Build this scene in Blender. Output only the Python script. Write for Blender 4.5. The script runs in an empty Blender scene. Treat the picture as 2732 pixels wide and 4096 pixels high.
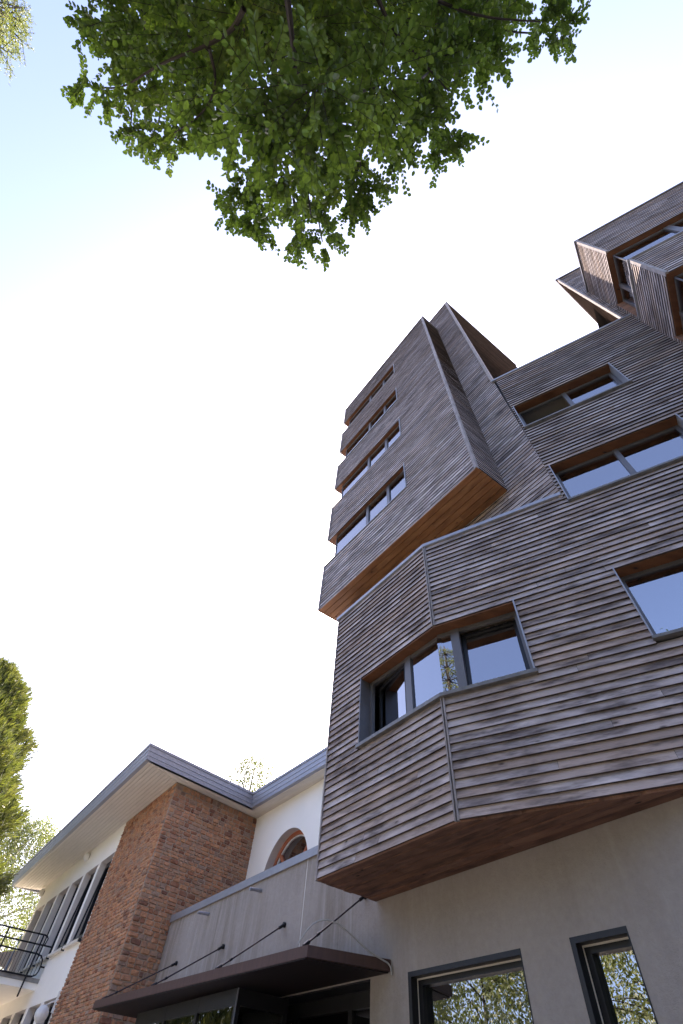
import bpy, math, random
import numpy as np
from mathutils import Vector
R = math.radians
random.seed(7)
rng = np.random.default_rng(7)
SC = bpy.context.scene
COL = SC.collection

# ------------------------------------------------------------------ camera
cam_d = bpy.data.cameras.new('camera')
cam_d.sensor_fit = 'VERTICAL'
cam_d.sensor_height = 36.0
cam_d.lens = 36.0 * 1890 / 4096
cam_d.clip_start = 0.05
cam_d.clip_end = 3000
cam = bpy.data.objects.new('camera', cam_d)
COL.objects.link(cam)
from mathutils import Matrix
# rows: world X, Y, Z in camera (right, down, forward)
RW = [(0.994270310, 0.106895041, 0.0), (-0.0866396186, 0.805867137, 0.585723257), (0.0626109115, -0.582367245, 0.810511114)]
cam.matrix_world = Matrix(((RW[0][0], -RW[0][1], -RW[0][2], 0), (RW[1][0], -RW[1][1], -RW[1][2], 0),
                           (RW[2][0], -RW[2][1], -RW[2][2], 1.6), (0, 0, 0, 1)))
SC.camera = cam

# ------------------------------------------------------------------ light
SUN_T, SUN_E = 19.0, 40.0           # azimuth to the right of +Y, elevation
world = bpy.data.worlds.new('World')
SC.world = world
world.use_nodes = True
wn = world.node_tree
wn.nodes.clear()
sky = wn.nodes.new('ShaderNodeTexSky')
sky.sky_type = 'NISHITA'
sky.sun_disc = False
sky.sun_elevation = R(SUN_E)
sky.sun_rotation = R(SUN_T)
sky.air_density = 0.7
sky.dust_density = 4.5
sky.ozone_density = 4.0
bg = wn.nodes.new('ShaderNodeBackground')
bg.inputs['Strength'].default_value = 0.13
wo = wn.nodes.new('ShaderNodeOutputWorld')
wn.links.new(sky.outputs[0], bg.inputs['Color'])
wn.links.new(bg.outputs[0], wo.inputs['Surface'])
sl = bpy.data.lights.new('sun', 'SUN')
sl.energy = 3.5
sl.angle = R(0.5)
sl.color = (1.0, 0.93, 0.82)
sun = bpy.data.objects.new('sun', sl)
COL.objects.link(sun)
sd = Vector((math.sin(R(SUN_T)) * math.cos(R(SUN_E)), math.cos(R(SUN_T)) * math.cos(R(SUN_E)), math.sin(R(SUN_E))))
sun.rotation_euler = sd.to_track_quat('Z', 'Y').to_euler()
sun.location = (20, 40, 60)
SC.view_settings.view_transform = 'Standard'
SC.view_settings.look = 'None'
SC.view_settings.gamma = 1.0
SC.view_settings.use_curve_mapping = False
SC.view_settings.exposure = 2.8
SC.view_settings.use_white_balance = True       # the camera's white balance: a little warm, towards magenta
SC.view_settings.white_balance_temperature = 7100
SC.view_settings.white_balance_tint = 19

# ------------------------------------------------------------------ materials
M = {}


def nodes(name):
    m = bpy.data.materials.new(name)
    m.use_nodes = True
    nt = m.node_tree
    nt.nodes.clear()
    out = nt.nodes.new('ShaderNodeOutputMaterial')
    b = nt.nodes.new('ShaderNodeBsdfPrincipled')
    nt.links.new(b.outputs[0], out.inputs['Surface'])
    M[name] = m
    return m, nt, b, out


def N(nt, kind, **kw):
    n = nt.nodes.new('ShaderNode' + kind)
    for k, v in kw.items():
        if k in n.inputs:
            n.inputs[k].default_value = v
        else:
            setattr(n, k, v)
    return n


def ramp(nt, src, stops):
    r = nt.nodes.new('ShaderNodeValToRGB')
    cr = r.color_ramp
    while len(cr.elements) < len(stops):
        cr.elements.new(0.5)
    for e, (p, c) in zip(cr.elements, stops):
        e.position = p
        e.color = (*c, 1) if len(c) == 3 else c
    nt.links.new(src, r.inputs[0])
    return r.outputs[0]


def g3(v):
    return (v, v, v)


def mixc(nt, fac, a, b, mode='MIX'):
    n = nt.nodes.new('ShaderNodeMix')
    n.data_type = 'RGBA'
    n.blend_type = mode
    for i, v in ((0, fac), (6, a), (7, b)):
        if isinstance(v, (int, float)):
            n.inputs[i].default_value = v
        elif isinstance(v, tuple):
            n.inputs[i].default_value = (*v, 1)
        else:
            nt.links.new(v, n.inputs[i])
    return n.outputs[2]


def uvnoise(nt, su, sv, scale, detail=4, rough=0.6, rnd=True, dist=0.0):
    """noise over the metre-scaled UV, shifted per piece by the rnd attribute"""
    uv = N(nt, 'UVMap')
    mp = N(nt, 'Mapping')
    mp.inputs['Scale'].default_value = (su, sv, 1)
    nt.links.new(uv.outputs[0], mp.inputs[0])
    src = mp.outputs[0]
    if rnd:
        at = N(nt, 'Attribute', attribute_name='rnd')
        ml = N(nt, 'Math', operation='MULTIPLY')
        ml.inputs[1].default_value = 173.0
        nt.links.new(at.outputs['Fac'], ml.inputs[0])
        ad = N(nt, 'VectorMath', operation='ADD')
        nt.links.new(src, ad.inputs[0])
        cb = N(nt, 'CombineXYZ')
        nt.links.new(ml.outputs[0], cb.inputs[0])
        nt.links.new(ml.outputs[0], cb.inputs[1])
        nt.links.new(cb.outputs[0], ad.inputs[1])
        src = ad.outputs[0]
    n = N(nt, 'TexNoise', Scale=scale, Detail=detail, Roughness=rough, Distortion=dist)
    nt.links.new(src, n.inputs['Vector'])
    return n.outputs['Fac'], src


def bump(nt, b, h, strength, dist):
    bp = N(nt, 'Bump', Strength=strength, Distance=dist)
    nt.links.new(h, bp.inputs['Height'])
    nt.links.new(bp.outputs[0], b.inputs['Normal'])


def wood(name, light, dark, warm, stain, knot=(0.03, 0.02, 0.018), rough=0.75, knots=0.5, stain_amt=0.8, grain=0.5, edge_split=False):
    m, nt, b, out = nodes(name)
    at = N(nt, 'Attribute', attribute_name='rnd')
    big, _ = uvnoise(nt, 0.9, 2.2, 1.6, 3, 0.55)
    gr, _ = uvnoise(nt, 1.6, 60, 2.5, 5, 0.65)
    c0 = mixc(nt, ramp(nt, big, [(0.3, g3(0)), (0.72, g3(1))]), dark, light)
    c1 = mixc(nt, ramp(nt, at.outputs['Fac'], [(0.0, g3(0)), (0.55, g3(0.15)), (1.0, g3(0.85))]), c0, warm)
    wnz = N(nt, 'TexWhiteNoise', noise_dimensions='1D')
    nt.links.new(at.outputs['Fac'], wnz.inputs['W'])
    c1 = mixc(nt, 1.0, c1, ramp(nt, wnz.outputs['Value'], [(0.0, g3(0.76)), (0.5, g3(0.98)), (1.0, g3(1.08))]), 'MULTIPLY')
    c2 = mixc(nt, grain, c1, ramp(nt, gr, [(0.25, g3(0.35)), (0.75, g3(1.0))]), 'MULTIPLY')
    st, _ = uvnoise(nt, 1.0, 5, 1.7, 4, 0.62)
    sm = ramp(nt, st, [(0.46, g3(0)), (0.68, g3(stain_amt))])
    c3 = mixc(nt, sm, c2, stain)
    # knots: sparse round dark spots
    _, src = uvnoise(nt, 3.0, 7.0, 1.0, 0)
    vo = N(nt, 'TexVoronoi', Scale=1.0)
    nt.links.new(src, vo.inputs['Vector'])
    km = ramp(nt, vo.outputs['Distance'], [(0.05, g3(1)), (0.14, g3(0))])
    wn_ = N(nt, 'TexNoise', Scale=0.9, Detail=0)
    nt.links.new(src, wn_.inputs['Vector'])
    kk = N(nt, 'Math', operation='MULTIPLY')
    nt.links.new(km, kk.inputs[0])
    kr = ramp(nt, wn_.outputs['Fac'], [(0.48, g3(0)), (0.56, g3(knots * 1.6))])
    nt.links.new(kr, kk.inputs[1])
    c4 = mixc(nt, kk.outputs[0], c3, knot)
    nt.links.new(c4, b.inputs['Base Color'])
    b.inputs['Roughness'].default_value = rough
    b.inputs['Specular IOR Level'].default_value = 0.25
    bump(nt, b, gr, 0.35, 0.004)
    return m


wood('weathered_wood', (0.74, 0.655, 0.64), (0.27, 0.218, 0.205), (0.50, 0.375, 0.31), (0.055, 0.040, 0.038), stain_amt=0.88)
wood('shadow_edge_wood', (0.105, 0.082, 0.073), (0.05, 0.042, 0.039), (0.125, 0.092, 0.075), (0.04, 0.03, 0.025), stain_amt=0.6)  # board undersides; the shadow line below each board is darkened into the colour
wood('soffit_pine', (0.46, 0.225, 0.10), (0.27, 0.118, 0.048), (0.37, 0.165, 0.07), (0.10, 0.042, 0.02), knot=(0.035, 0.015, 0.008), knots=0.8, stain_amt=0.5, grain=0.4, rough=0.55)
wood('soffit_dark', (0.38, 0.205, 0.14), (0.16, 0.082, 0.058), (0.31, 0.15, 0.085), (0.05, 0.03, 0.026), knots=0.7, stain_amt=0.7)
wood('shaded_head_wood', (0.21, 0.092, 0.045), (0.13, 0.054, 0.026), (0.17, 0.07, 0.033), (0.075, 0.032, 0.018), knots=0.7, stain_amt=0.5, grain=0.4, rough=0.6)  # window head linings, with the shade up there put into the colour
wood('trim_wood', (0.48, 0.44, 0.43), (0.28, 0.25, 0.245), (0.40, 0.35, 0.33), (0.16, 0.14, 0.14), stain_amt=0.5, knots=0.2)


def plain(name, col, rough=0.5, metal=0.0, spec=0.4, var=0.25, vscale=3.0, bstr=0.0, bscale=60, stretch=(1, 1), dirt=None, dirt_rng=(0.55, 0.8)):
    m, nt, b, out = nodes(name)
    f, _ = uvnoise(nt, stretch[0], stretch[1], vscale, 5, 0.6)
    c = mixc(nt, ramp(nt, f, [(0.3, g3(0)), (0.7, g3(1))]), tuple(x * (1 - var) for x in col), tuple(min(1, x * (1 + var * 0.6)) for x in col))
    if dirt:
        f2, _ = uvnoise(nt, stretch[0] * 1.7, stretch[1] * 0.6, vscale * 0.6, 5, 0.65)
        c = mixc(nt, ramp(nt, f2, [(dirt_rng[0], g3(0)), (dirt_rng[1], g3(0.8))]), c, dirt)
    nt.links.new(c, b.inputs['Base Color'])
    b.inputs['Roughness'].default_value = rough
    b.inputs['Metallic'].default_value = metal
    b.inputs['Specular IOR Level'].default_value = spec
    if bstr:
        f3, _ = uvnoise(nt, 1, 1, bscale, 3, 0.6)
        bump(nt, b, f3, bstr, 0.01)
    return m


plain('membrane', (0.02, 0.02, 0.022), 0.9, var=0.1)
plain('zinc', (0.33, 0.34, 0.39), 0.42, 0.35, var=0.18, vscale=5, stretch=(2, 6))
plain('coping_metal', (0.30, 0.31, 0.34), 0.4, 0.3, var=0.12, vscale=6)
plain('frame_metal', (0.135, 0.13, 0.135), 0.38, 0.3, var=0.08)
plain('frame_black', (0.018, 0.018, 0.02), 0.4, 0.2, var=0.1)
plain('sill_metal', (0.17, 0.165, 0.16), 0.5, 0.25, var=0.3, vscale=8, dirt=(0.12, 0.11, 0.08))
plain('black_steel', (0.014, 0.014, 0.016), 0.4, 0.3, var=0.1)
plain('rod_steel', (0.06, 0.045, 0.045), 0.45, 0.4, var=0.2)
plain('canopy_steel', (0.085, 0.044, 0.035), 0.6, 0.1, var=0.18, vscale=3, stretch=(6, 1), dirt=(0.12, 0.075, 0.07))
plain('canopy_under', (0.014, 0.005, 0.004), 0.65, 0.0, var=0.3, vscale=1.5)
plain('grey_render', (0.40, 0.375, 0.345), 0.9, var=0.10, vscale=1.2, bstr=0.35, bscale=38, spec=0.2)
plain('white_render', (0.90, 0.865, 0.80), 0.9, var=0.05, vscale=0.8, bstr=0.12, bscale=40, spec=0.2)
plain('cream_paint', (0.74, 0.685, 0.60), 0.55, var=0.10, vscale=1.6, stretch=(0.6, 4), dirt=(0.46, 0.38, 0.30), dirt_rng=(0.6, 0.9))
plain('white_paint', (0.75, 0.73, 0.70), 0.5, var=0.05)
plain('reveal_plaster', (0.60, 0.55, 0.52), 0.8, var=0.06)
plain('brown_panel', (0.30, 0.27, 0.25), 0.5, var=0.08)
plain('concrete', (0.26, 0.25, 0.24), 0.85, var=0.3, vscale=4, dirt=(0.13, 0.12, 0.11))
plain('terracotta_paint', (0.40, 0.125, 0.06), 0.5, var=0.12)
plain('mortar', (0.36, 0.265, 0.19), 0.95, var=0.25, vscale=4, bstr=0.6, bscale=30)
plain('room_wall', (0.34, 0.31, 0.27), 0.9, var=0.05)
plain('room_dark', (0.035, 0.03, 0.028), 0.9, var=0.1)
plain('red_wall', (0.22, 0.015, 0.012), 0.7, var=0.1)
plain('curtain', (0.42, 0.36, 0.35), 0.9, var=0.08, vscale=4, stretch=(6, 0.3))
plain('curtain_dark', (0.10, 0.05, 0.035), 0.9, var=0.15, stretch=(6, 0.3))
plain('blind_yellow', (0.42, 0.33, 0.10), 0.8, var=0.1)
plain('lamp_white', (0.72, 0.71, 0.68), 0.35, var=0.04)
plain('cable_grey', (0.42, 0.41, 0.40), 0.5, var=0.05)
plain('sail_cream', (0.72, 0.60, 0.50), 0.8, var=0.05)
plain('sail_red', (0.65, 0.05, 0.02), 0.7, var=0.05)
plain('bark', (0.055, 0.045, 0.038), 0.95, var=0.4, vscale=12, stretch=(1, 0.3), bstr=0.8, bscale=12)
plain('bark_pale', (0.35, 0.33, 0.30), 0.9, var=0.4, vscale=6)
plain('paving', (0.16, 0.15, 0.135), 0.9, var=0.25, vscale=0.35, dirt=(0.10, 0.10, 0.06), dirt_rng=(0.5, 0.6))
plain('roofing', (0.12, 0.12, 0.125), 0.9, var=0.2)

# grey rendered wall: rain streaks below the coping on the terrace part, lime bloom
m, nt, b, out = nodes('stained_render')
f1, _ = uvnoise(nt, 1, 1, 1.1, 4, 0.6, rnd=False)
f6, _ = uvnoise(nt, 1, 1, 14, 5, 0.7, rnd=False)
base = mixc(nt, f1, (0.31, 0.275, 0.248), (0.41, 0.37, 0.34))
base = mixc(nt, 0.5, base, ramp(nt, f6, [(0.3, g3(0.8)), (0.7, g3(1.1))]), 'MULTIPLY')
f2, _ = uvnoise(nt, 4.5, 0.35, 1.3, 6, 0.7, rnd=False)
f3, _ = uvnoise(nt, 0.5, 0.25, 1.3, 2, 0.5, rnd=False)
mm = N(nt, 'Math', operation='MULTIPLY')
nt.links.new(ramp(nt, f2, [(0.38, g3(0)), (0.60, g3(1))]), mm.inputs[0])
sx_ = N(nt, 'SeparateXYZ')
nt.links.new(N(nt, 'UVMap').outputs[0], sx_.inputs[0])
ms = N(nt, 'MapRange')
for i_, v_ in ((1, -6.9), (2, -5.6), (3, 1.0), (4, 0.30)):
    ms.inputs[i_].default_value = v_
nt.links.new(sx_.outputs[0], ms.inputs[0])
m2 = N(nt, 'Math', operation='MULTIPLY')
nt.links.new(ramp(nt, f3, [(0.38, g3(0.05)), (0.6, g3(0.75))]), m2.inputs[0])
nt.links.new(ms.outputs[0], m2.inputs[1])
nt.links.new(m2.outputs[0], mm.inputs[1])
c = mixc(nt, mm.outputs[0], base, (0.20, 0.168, 0.135))
f4, _ = uvnoise(nt, 9, 0.5, 0.9, 4, 0.6, rnd=False)
m3 = N(nt, 'Math', operation='MULTIPLY')
nt.links.new(ramp(nt, f4, [(0.60, g3(0)), (0.76, g3(0.4))]), m3.inputs[0])
nt.links.new(ms.outputs[0], m3.inputs[1])
c = mixc(nt, m3.outputs[0], c, (0.55, 0.53, 0.51))
nt.links.new(c, b.inputs['Base Color'])
b.inputs['Roughness'].default_value = 0.9
b.inputs['Specular IOR Level'].default_value = 0.2
f5, _ = uvnoise(nt, 1, 1, 26, 4, 0.7, rnd=False)
bump(nt, b, f5, 0.8, 0.012)

# sandstone
m, nt, b, out = nodes('sandstone')
at = N(nt, 'Attribute', attribute_name='rnd')
base = ramp(nt, at.outputs['Fac'], [(0.0, (0.22, 0.095, 0.06)), (0.18, (0.38, 0.18, 0.105)), (0.4, (0.48, 0.24, 0.135)),
                                    (0.6, (0.33, 0.185, 0.125)), (0.8, (0.46, 0.235, 0.125)), (0.93, (0.33, 0.225, 0.17)), (1.0, (0.18, 0.075, 0.05))])
f1, src = uvnoise(nt, 1, 1, 9, 5, 0.65)
c = mixc(nt, 0.5, base, ramp(nt, f1, [(0.3, g3(0.55)), (0.7, g3(1.55))]), 'MULTIPLY')
f2, _ = uvnoise(nt, 1, 1, 2.4, 4, 0.6, rnd=False)
c = mixc(nt, ramp(nt, f2, [(0.50, g3(0)), (0.70, g3(0.55))]), c, (0.29, 0.22, 0.17))
nt.links.new(c, b.inputs['Base Color'])
b.inputs['Roughness'].default_value = 0.95
b.inputs['Specular IOR Level'].default_value = 0.15
bump(nt, b, f1, 0.9, 0.02)

# glass: thin coated pane, reflecting by Fresnel, otherwise clear
m, nt, b, out = nodes('window_glass')
nt.nodes.remove(b)
fr = N(nt, 'Fresnel', IOR=4.0)
gl = N(nt, 'BsdfGlossy', Roughness=0.0)
gl.inputs['Color'].default_value = (0.95, 0.96, 1.0, 1)
tr = N(nt, 'BsdfTransparent')
tr.inputs['Color'].default_value = (0.62, 0.62, 0.60, 1)
fw_, _ = uvnoise(nt, 1, 1, 2.2, 2, 0.5)
bp_ = N(nt, 'Bump', Strength=0.12, Distance=0.004)
nt.links.new(fw_, bp_.inputs['Height'])
nt.links.new(bp_.outputs[0], gl.inputs['Normal'])
mx = N(nt, 'MixShader')
nt.links.new(fr.outputs[0], mx.inputs[0])
nt.links.new(tr.outputs[0], mx.inputs[1])
nt.links.new(gl.outputs[0], mx.inputs[2])
nt.links.new(mx.outputs[0], out.inputs['Surface'])


def leafmat(name, cols, trans, rough=0.45, tcol=None, spec=0.35):
    m, nt, b, out = nodes(name)
    at = N(nt, 'Attribute', attribute_name='rnd')
    c = ramp(nt, at.outputs['Fac'], [(i / (len(cols) - 1), k) for i, k in enumerate(cols)])
    nt.links.new(c, b.inputs['Base Color'])
    b.inputs['Roughness'].default_value = rough
    b.inputs['Specular IOR Level'].default_value = spec
    t = N(nt, 'BsdfTranslucent')
    tc = mixc(nt, 1.0, c, tcol or (2.2, 2.4, 0.9), 'MULTIPLY')
    nt.links.new(tc, t.inputs['Color'])
    mx = N(nt, 'MixShader')
    mx.inputs[0].default_value = trans
    nt.links.new(b.outputs[0], mx.inputs[1])
    nt.links.new(t.outputs[0], mx.inputs[2])
    nt.links.new(mx.outputs[0], out.inputs['Surface'])


leafmat('broad_leaf', [(0.026, 0.042, 0.014), (0.050, 0.084, 0.023), (0.094, 0.145, 0.037), (0.070, 0.108, 0.030), (0.155, 0.190, 0.050)], 0.40, tcol=(2.0, 2.1, 0.8))
leafmat('conifer_leaf', [(0.05, 0.062, 0.022), (0.095, 0.110, 0.036), (0.140, 0.150, 0.048), (0.125, 0.112, 0.052)], 0.15)
leafmat('birch_leaf', [(0.07, 0.085, 0.035), (0.10, 0.115, 0.045), (0.13, 0.14, 0.06)], 0.25)
leafmat('spruce_leaf', [(0.05, 0.07, 0.025), (0.10, 0.12, 0.04), (0.16, 0.17, 0.06)], 0.25)


# ------------------------------------------------------------------ mesh helpers
WORLD = {}


class MB:
    """collects polygons; build() links them as ONE mesh object"""
    def __init__(s):
        s.v, s.f, s.uv, s.m, s.r = [], [], [], [], []

    def poly(s, pts, uvs=None, mat=0, rnd=0.5):
        i = len(s.v)
        s.v.extend([tuple(p) for p in pts])
        s.f.append(tuple(range(i, i + len(pts))))
        if uvs is None:
            p0 = Vector(pts[0]); a = (Vector(pts[1]) - p0)
            nrm = a.cross(Vector(pts[2]) - p0)
            if nrm.length < 1e-12:
                uvs = [(0, 0)] * len(pts)
            else:
                nrm.normalize()
                if abs(nrm.z) > 0.9:
                    uvs = [(p[0], p[1]) for p in pts]
                else:
                    t = Vector((-nrm.y, nrm.x, 0)).normalized()
                    uvs = [(Vector(p).dot(t), p[2]) for p in pts]
        s.uv.append(uvs); s.m.append(mat); s.r.append(rnd)

    def hexa(s, c, mat=0, rnd=0.5, skip=()):
        """c: 8 corners, bottom ring 0-3 then top ring 4-7"""
        F = ((0, 3, 2, 1), (4, 5, 6, 7), (0, 1, 5, 4), (1, 2, 6, 5), (2, 3, 7, 6), (3, 0, 4, 7))
        for k, f in enumerate(F):
            if k not in skip:
                s.poly([c[i] for i in f], None, mat[k] if isinstance(mat, (list, tuple)) else mat, rnd)

    def box(s, fr, s0, s1, d0, d1, z0, z1, mat=0, rnd=None, skip=()):
        rnd = random.random() if rnd is None else rnd
        c = [fr.p(a, d, z) for z in (z0, z1) for a, d in ((s0, d1), (s1, d1), (s1, d0), (s0, d0))]
        s.hexa(c, mat, rnd, skip)

    def tube(s, pts, r, n=6, mat=0, rnd=0.5, r1=None, cap=True):
        pts = [Vector(p) for p in pts]
        rings = []
        k = len(pts)
        prev = None
        for i, p in enumerate(pts):
            t = (pts[min(i + 1, k - 1)] - pts[max(i - 1, 0)])
            if t.length < 1e-9:
                t = Vector((0, 0, 1))
            t.normalize()
            a = prev if prev else (Vector((0, 0, 1)) if abs(t.z) < 0.9 else Vector((1, 0, 0)))
            x = (a - t * a.dot(t))
            if x.length < 1e-6:
                x = t.orthogonal()
            x.normalize()
            prev = x
            y = t.cross(x)
            rr = r if r1 is None else r + (r1 - r) * i / (k - 1)
            rings.append([p + (x * math.cos(2 * math.pi * j / n) + y * math.sin(2 * math.pi * j / n)) * rr for j in range(n)])
        L = 0
        for i in range(k - 1):
            L2 = L + (pts[i + 1] - pts[i]).length
            for j in range(n):
                j2 = (j + 1) % n
                s.poly([rings[i][j], rings[i][j2], rings[i + 1][j2], rings[i + 1][j]],
                       [(j / n * .3, L), ((j + 1) / n * .3, L), ((j + 1) / n * .3, L2), (j / n * .3, L2)], mat, rnd)
            L = L2
        if cap:
            s.poly(rings[0][::-1], None, mat, rnd)
            s.poly(rings[-1], None, mat, rnd)

    def sphere(s, c, r, sx=1, sy=1, sz=1, nu=14, nv=8, mat=0):
        c = Vector(c)
        def P(i, j):
            th = math.pi * j / nv; ph = 2 * math.pi * i / nu
            return c + Vector((sx * math.sin(th) * math.cos(ph), sy * math.sin(th) * math.sin(ph), sz * math.cos(th))) * r
        for j in range(nv):
            for i in range(nu):
                q = [P(i, j), P(i, j + 1), P(i + 1, j + 1), P(i + 1, j)]
                if j == 0: q = [q[0], q[1], q[2]]
                elif j == nv - 1: q = [q[0], q[1], q[3]]
                s.poly(q, None, mat)

    def extrude(s, path, prof, mat=0, rnd=0.5, closed=False):
        """profile (d outward, z) swept along an xy path with mitres; outward = right of travel"""
        n = len(path)
        offs = []
        for i in range(n):
            ns = []
            for a, b_ in ((i - 1, i), (i, i + 1)):
                if 0 <= a and b_ < n:
                    dx, dy = path[b_][0] - path[a][0], path[b_][1] - path[a][1]
                    l = math.hypot(dx, dy)
                    ns.append((dy / l, -dx / l))
            if len(ns) == 2:
                mx, my = ns[0][0] + ns[1][0], ns[0][1] + ns[1][1]
                q = 2 / (mx * mx + my * my)
                offs.append((mx * q, my * q))
            else:
                offs.append(ns[0])
        ring = [[(path[i][0] + offs[i][0] * d, path[i][1] + offs[i][1] * d, z) for d, z in prof] for i in range(n)]
        m_ = len(prof)
        for i in range(n - 1):
            for j in range(m_):
                j2 = (j + 1) % m_
                s.poly([ring[i][j], ring[i + 1][j], ring[i + 1][j2], ring[i][j2]], None, mat, rnd)
        s.poly(ring[0], None, mat, rnd)
        s.poly(ring[-1][::-1], None, mat, rnd)

    def build(s, name, mats, parent=None, smooth=False, kind=None, label=None):
        if isinstance(mats, str):
            mats = [mats]
        V = np.array(s.v, dtype=float)
        lo, hi = V.min(0), V.max(0)
        c = np.array([(lo[0] + hi[0]) / 2, (lo[1] + hi[1]) / 2, lo[2]])
        me = bpy.data.meshes.new(name)
        me.from_pydata((V - c).tolist(), [], s.f)
        uvl = me.uv_layers.new(name='UVMap')
        uvl.data.foreach_set('uv', np.array([x for u in s.uv for q in u for x in q], dtype=np.float32))
        me.polygons.foreach_set('material_index', s.m)
        a = me.attributes.new('rnd', 'FLOAT', 'FACE')
        a.data.foreach_set('value', np.array(s.r, dtype=np.float32))
        if smooth:
            me.polygons.foreach_set('use_smooth', [True] * len(s.f))
        for k in mats:
            me.materials.append(M[k])
        o = bpy.data.objects.new(name, me)
        COL.objects.link(o)
        link(o, c, parent)
        if kind: o['kind'] = kind
        if label: o['label'] = label
        return o


def link(o, wloc, parent):
    WORLD[o.name] = np.array(wloc, dtype=float)
    if parent is not None:
        o.parent = parent
        o.location = WORLD[o.name] - WORLD[parent.name]
    else:
        o.location = WORLD[o.name]


def np_mesh(name, verts, fsize, mat, parent, rnd, kind='stuff', smooth=False):
    """verts (nfaces*fsize,3); every face has its own fsize vertices"""
    verts = np.asarray(verts, dtype=np.float32)
    nf = len(verts) // fsize
    lo, hi = verts.min(0), verts.max(0)
    c = np.array([(lo[0] + hi[0]) / 2, (lo[1] + hi[1]) / 2, lo[2]])
    me = bpy.data.meshes.new(name)
    me.vertices.add(len(verts))
    me.vertices.foreach_set('co', (verts - c).astype(np.float32).ravel())
    me.loops.add(len(verts))
    me.loops.foreach_set('vertex_index', np.arange(len(verts), dtype=np.int32))
    me.polygons.add(nf)
    me.polygons.foreach_set('loop_start', np.arange(0, nf * fsize, fsize, dtype=np.int32))
    me.polygons.foreach_set('loop_total', np.full(nf, fsize, dtype=np.int32))
    me.update(calc_edges=True)
    a = me.attributes.new('rnd', 'FLOAT', 'FACE')
    a.data.foreach_set('value', np.asarray(rnd, dtype=np.float32))
    if smooth:
        me.polygons.foreach_set('use_smooth', np.ones(nf, dtype=bool))
    me.materials.append(M[mat])
    o = bpy.data.objects.new(name, me)
    COL.objects.link(o)
    link(o, c, parent)
    if kind: o['kind'] = kind
    return o


def thing(name, label, cat, loc, group=None):
    o = bpy.data.objects.new(name, None)
    o.empty_display_size = 0.3
    COL.objects.link(o)
    link(o, loc, None)
    tag(o, label, cat, group)
    return o


def tag(o, label, cat, group=None):
    o['label'] = label
    o['category'] = cat
    if group: o['group'] = group
    return o


class Frame:
    """vertical plane: s along u (to the viewer's right), d outward, z up"""
    def __init__(s, ox, oy, deg, shear=(0, 0), z0=0, k=None):
        s.o = (ox, oy)
        s.u = (math.cos(R(deg)), math.sin(R(deg)))
        s.n = (s.u[1], -s.u[0])
        s.sh, s.z0, s.k = shear, z0, k

    def p(s, a, d, z):
        q = (z - s.z0) * (s.k(a) if s.k else 1)
        return (s.o[0] + s.u[0] * a + s.n[0] * d + s.sh[0] * q, s.o[1] + s.u[1] * a + s.n[1] * d + s.sh[1] * q, z)


U122 = (math.cos(R(-58)), math.sin(R(-58)))
NIN = (-U122[1], U122[0])
KX, KY = 1.51, 5.21                                   # the crease of the oriel


def F122(w, **kw):
    return Frame(NIN[0] * w, NIN[1] * w, -58, **kw)


LEAN = (U122[0] * -0.0157, U122[1] * -0.0157)
FG = F122(5.0)                                        # ground floor / terrace wall
FB = F122(4.04)                                       # oriel, left part
FA = Frame(KX, KY, -35)                               # oriel right part and main facade
FT = F122(4.17, shear=LEAN, z0=9.1, k=lambda a: (a + 7.17) / 4.92)   # projecting tower
FS = F122(4.95, shear=LEAN, z0=11.0, k=lambda a: 1.0)  # rear tower
FC = F122(4.09)
FE = F122(6.76)
FD = Frame(-3.53, 13.36, 40)
JX, JY, _ = FA.p(5.44, 0, 0)
FV = Frame(JX, JY, -125)                              # side of the upper right block
FVF = Frame(*FA.p(0, 1.33, 0)[:2], -35)               # its front

# ------------------------------------------------------------------ ground
g = MB()
S_ = 900
g.poly([(-S_, -S_, 0), (S_, -S_, 0), (S_, S_, 0), (-S_, S_, 0)], [(-S_, -S_), (S_, -S_), (S_, S_), (-S_, S_)])
gr = g.build('ground', 'paving')
gr['kind'] = 'structure'
plain('bounce_gravel', (0.52, 0.48, 0.41), 0.95, var=0.2, vscale=6)  # unseen pale ground, added to bounce sun up at the old house
g = MB()
g.poly([FC.p(-34, 16, .004), FC.p(-9, 16, .004), FC.p(-9, 1.4, .004), FC.p(-13.2, .02, .004), FC.p(-34, .02, .004)])
yd = g.build('bounce_yard', 'bounce_gravel')
yd['kind'] = 'structure'

# ------------------------------------------------------------------ building helpers
def holes_cut(a, b, zc, holes):
    iv = [(a, b)]
    for (ha, hb, za, zb) in holes:
        if za - 0.02 < zc < zb + 0.02:
            nv = []
            for (x, y) in iv:
                if hb <= x or ha >= y:
                    nv.append((x, y))
                else:
                    if ha - x > 0.03: nv.append((x, ha))
                    if y - hb > 0.03: nv.append((hb, y))
            iv = nv
    return iv


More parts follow.
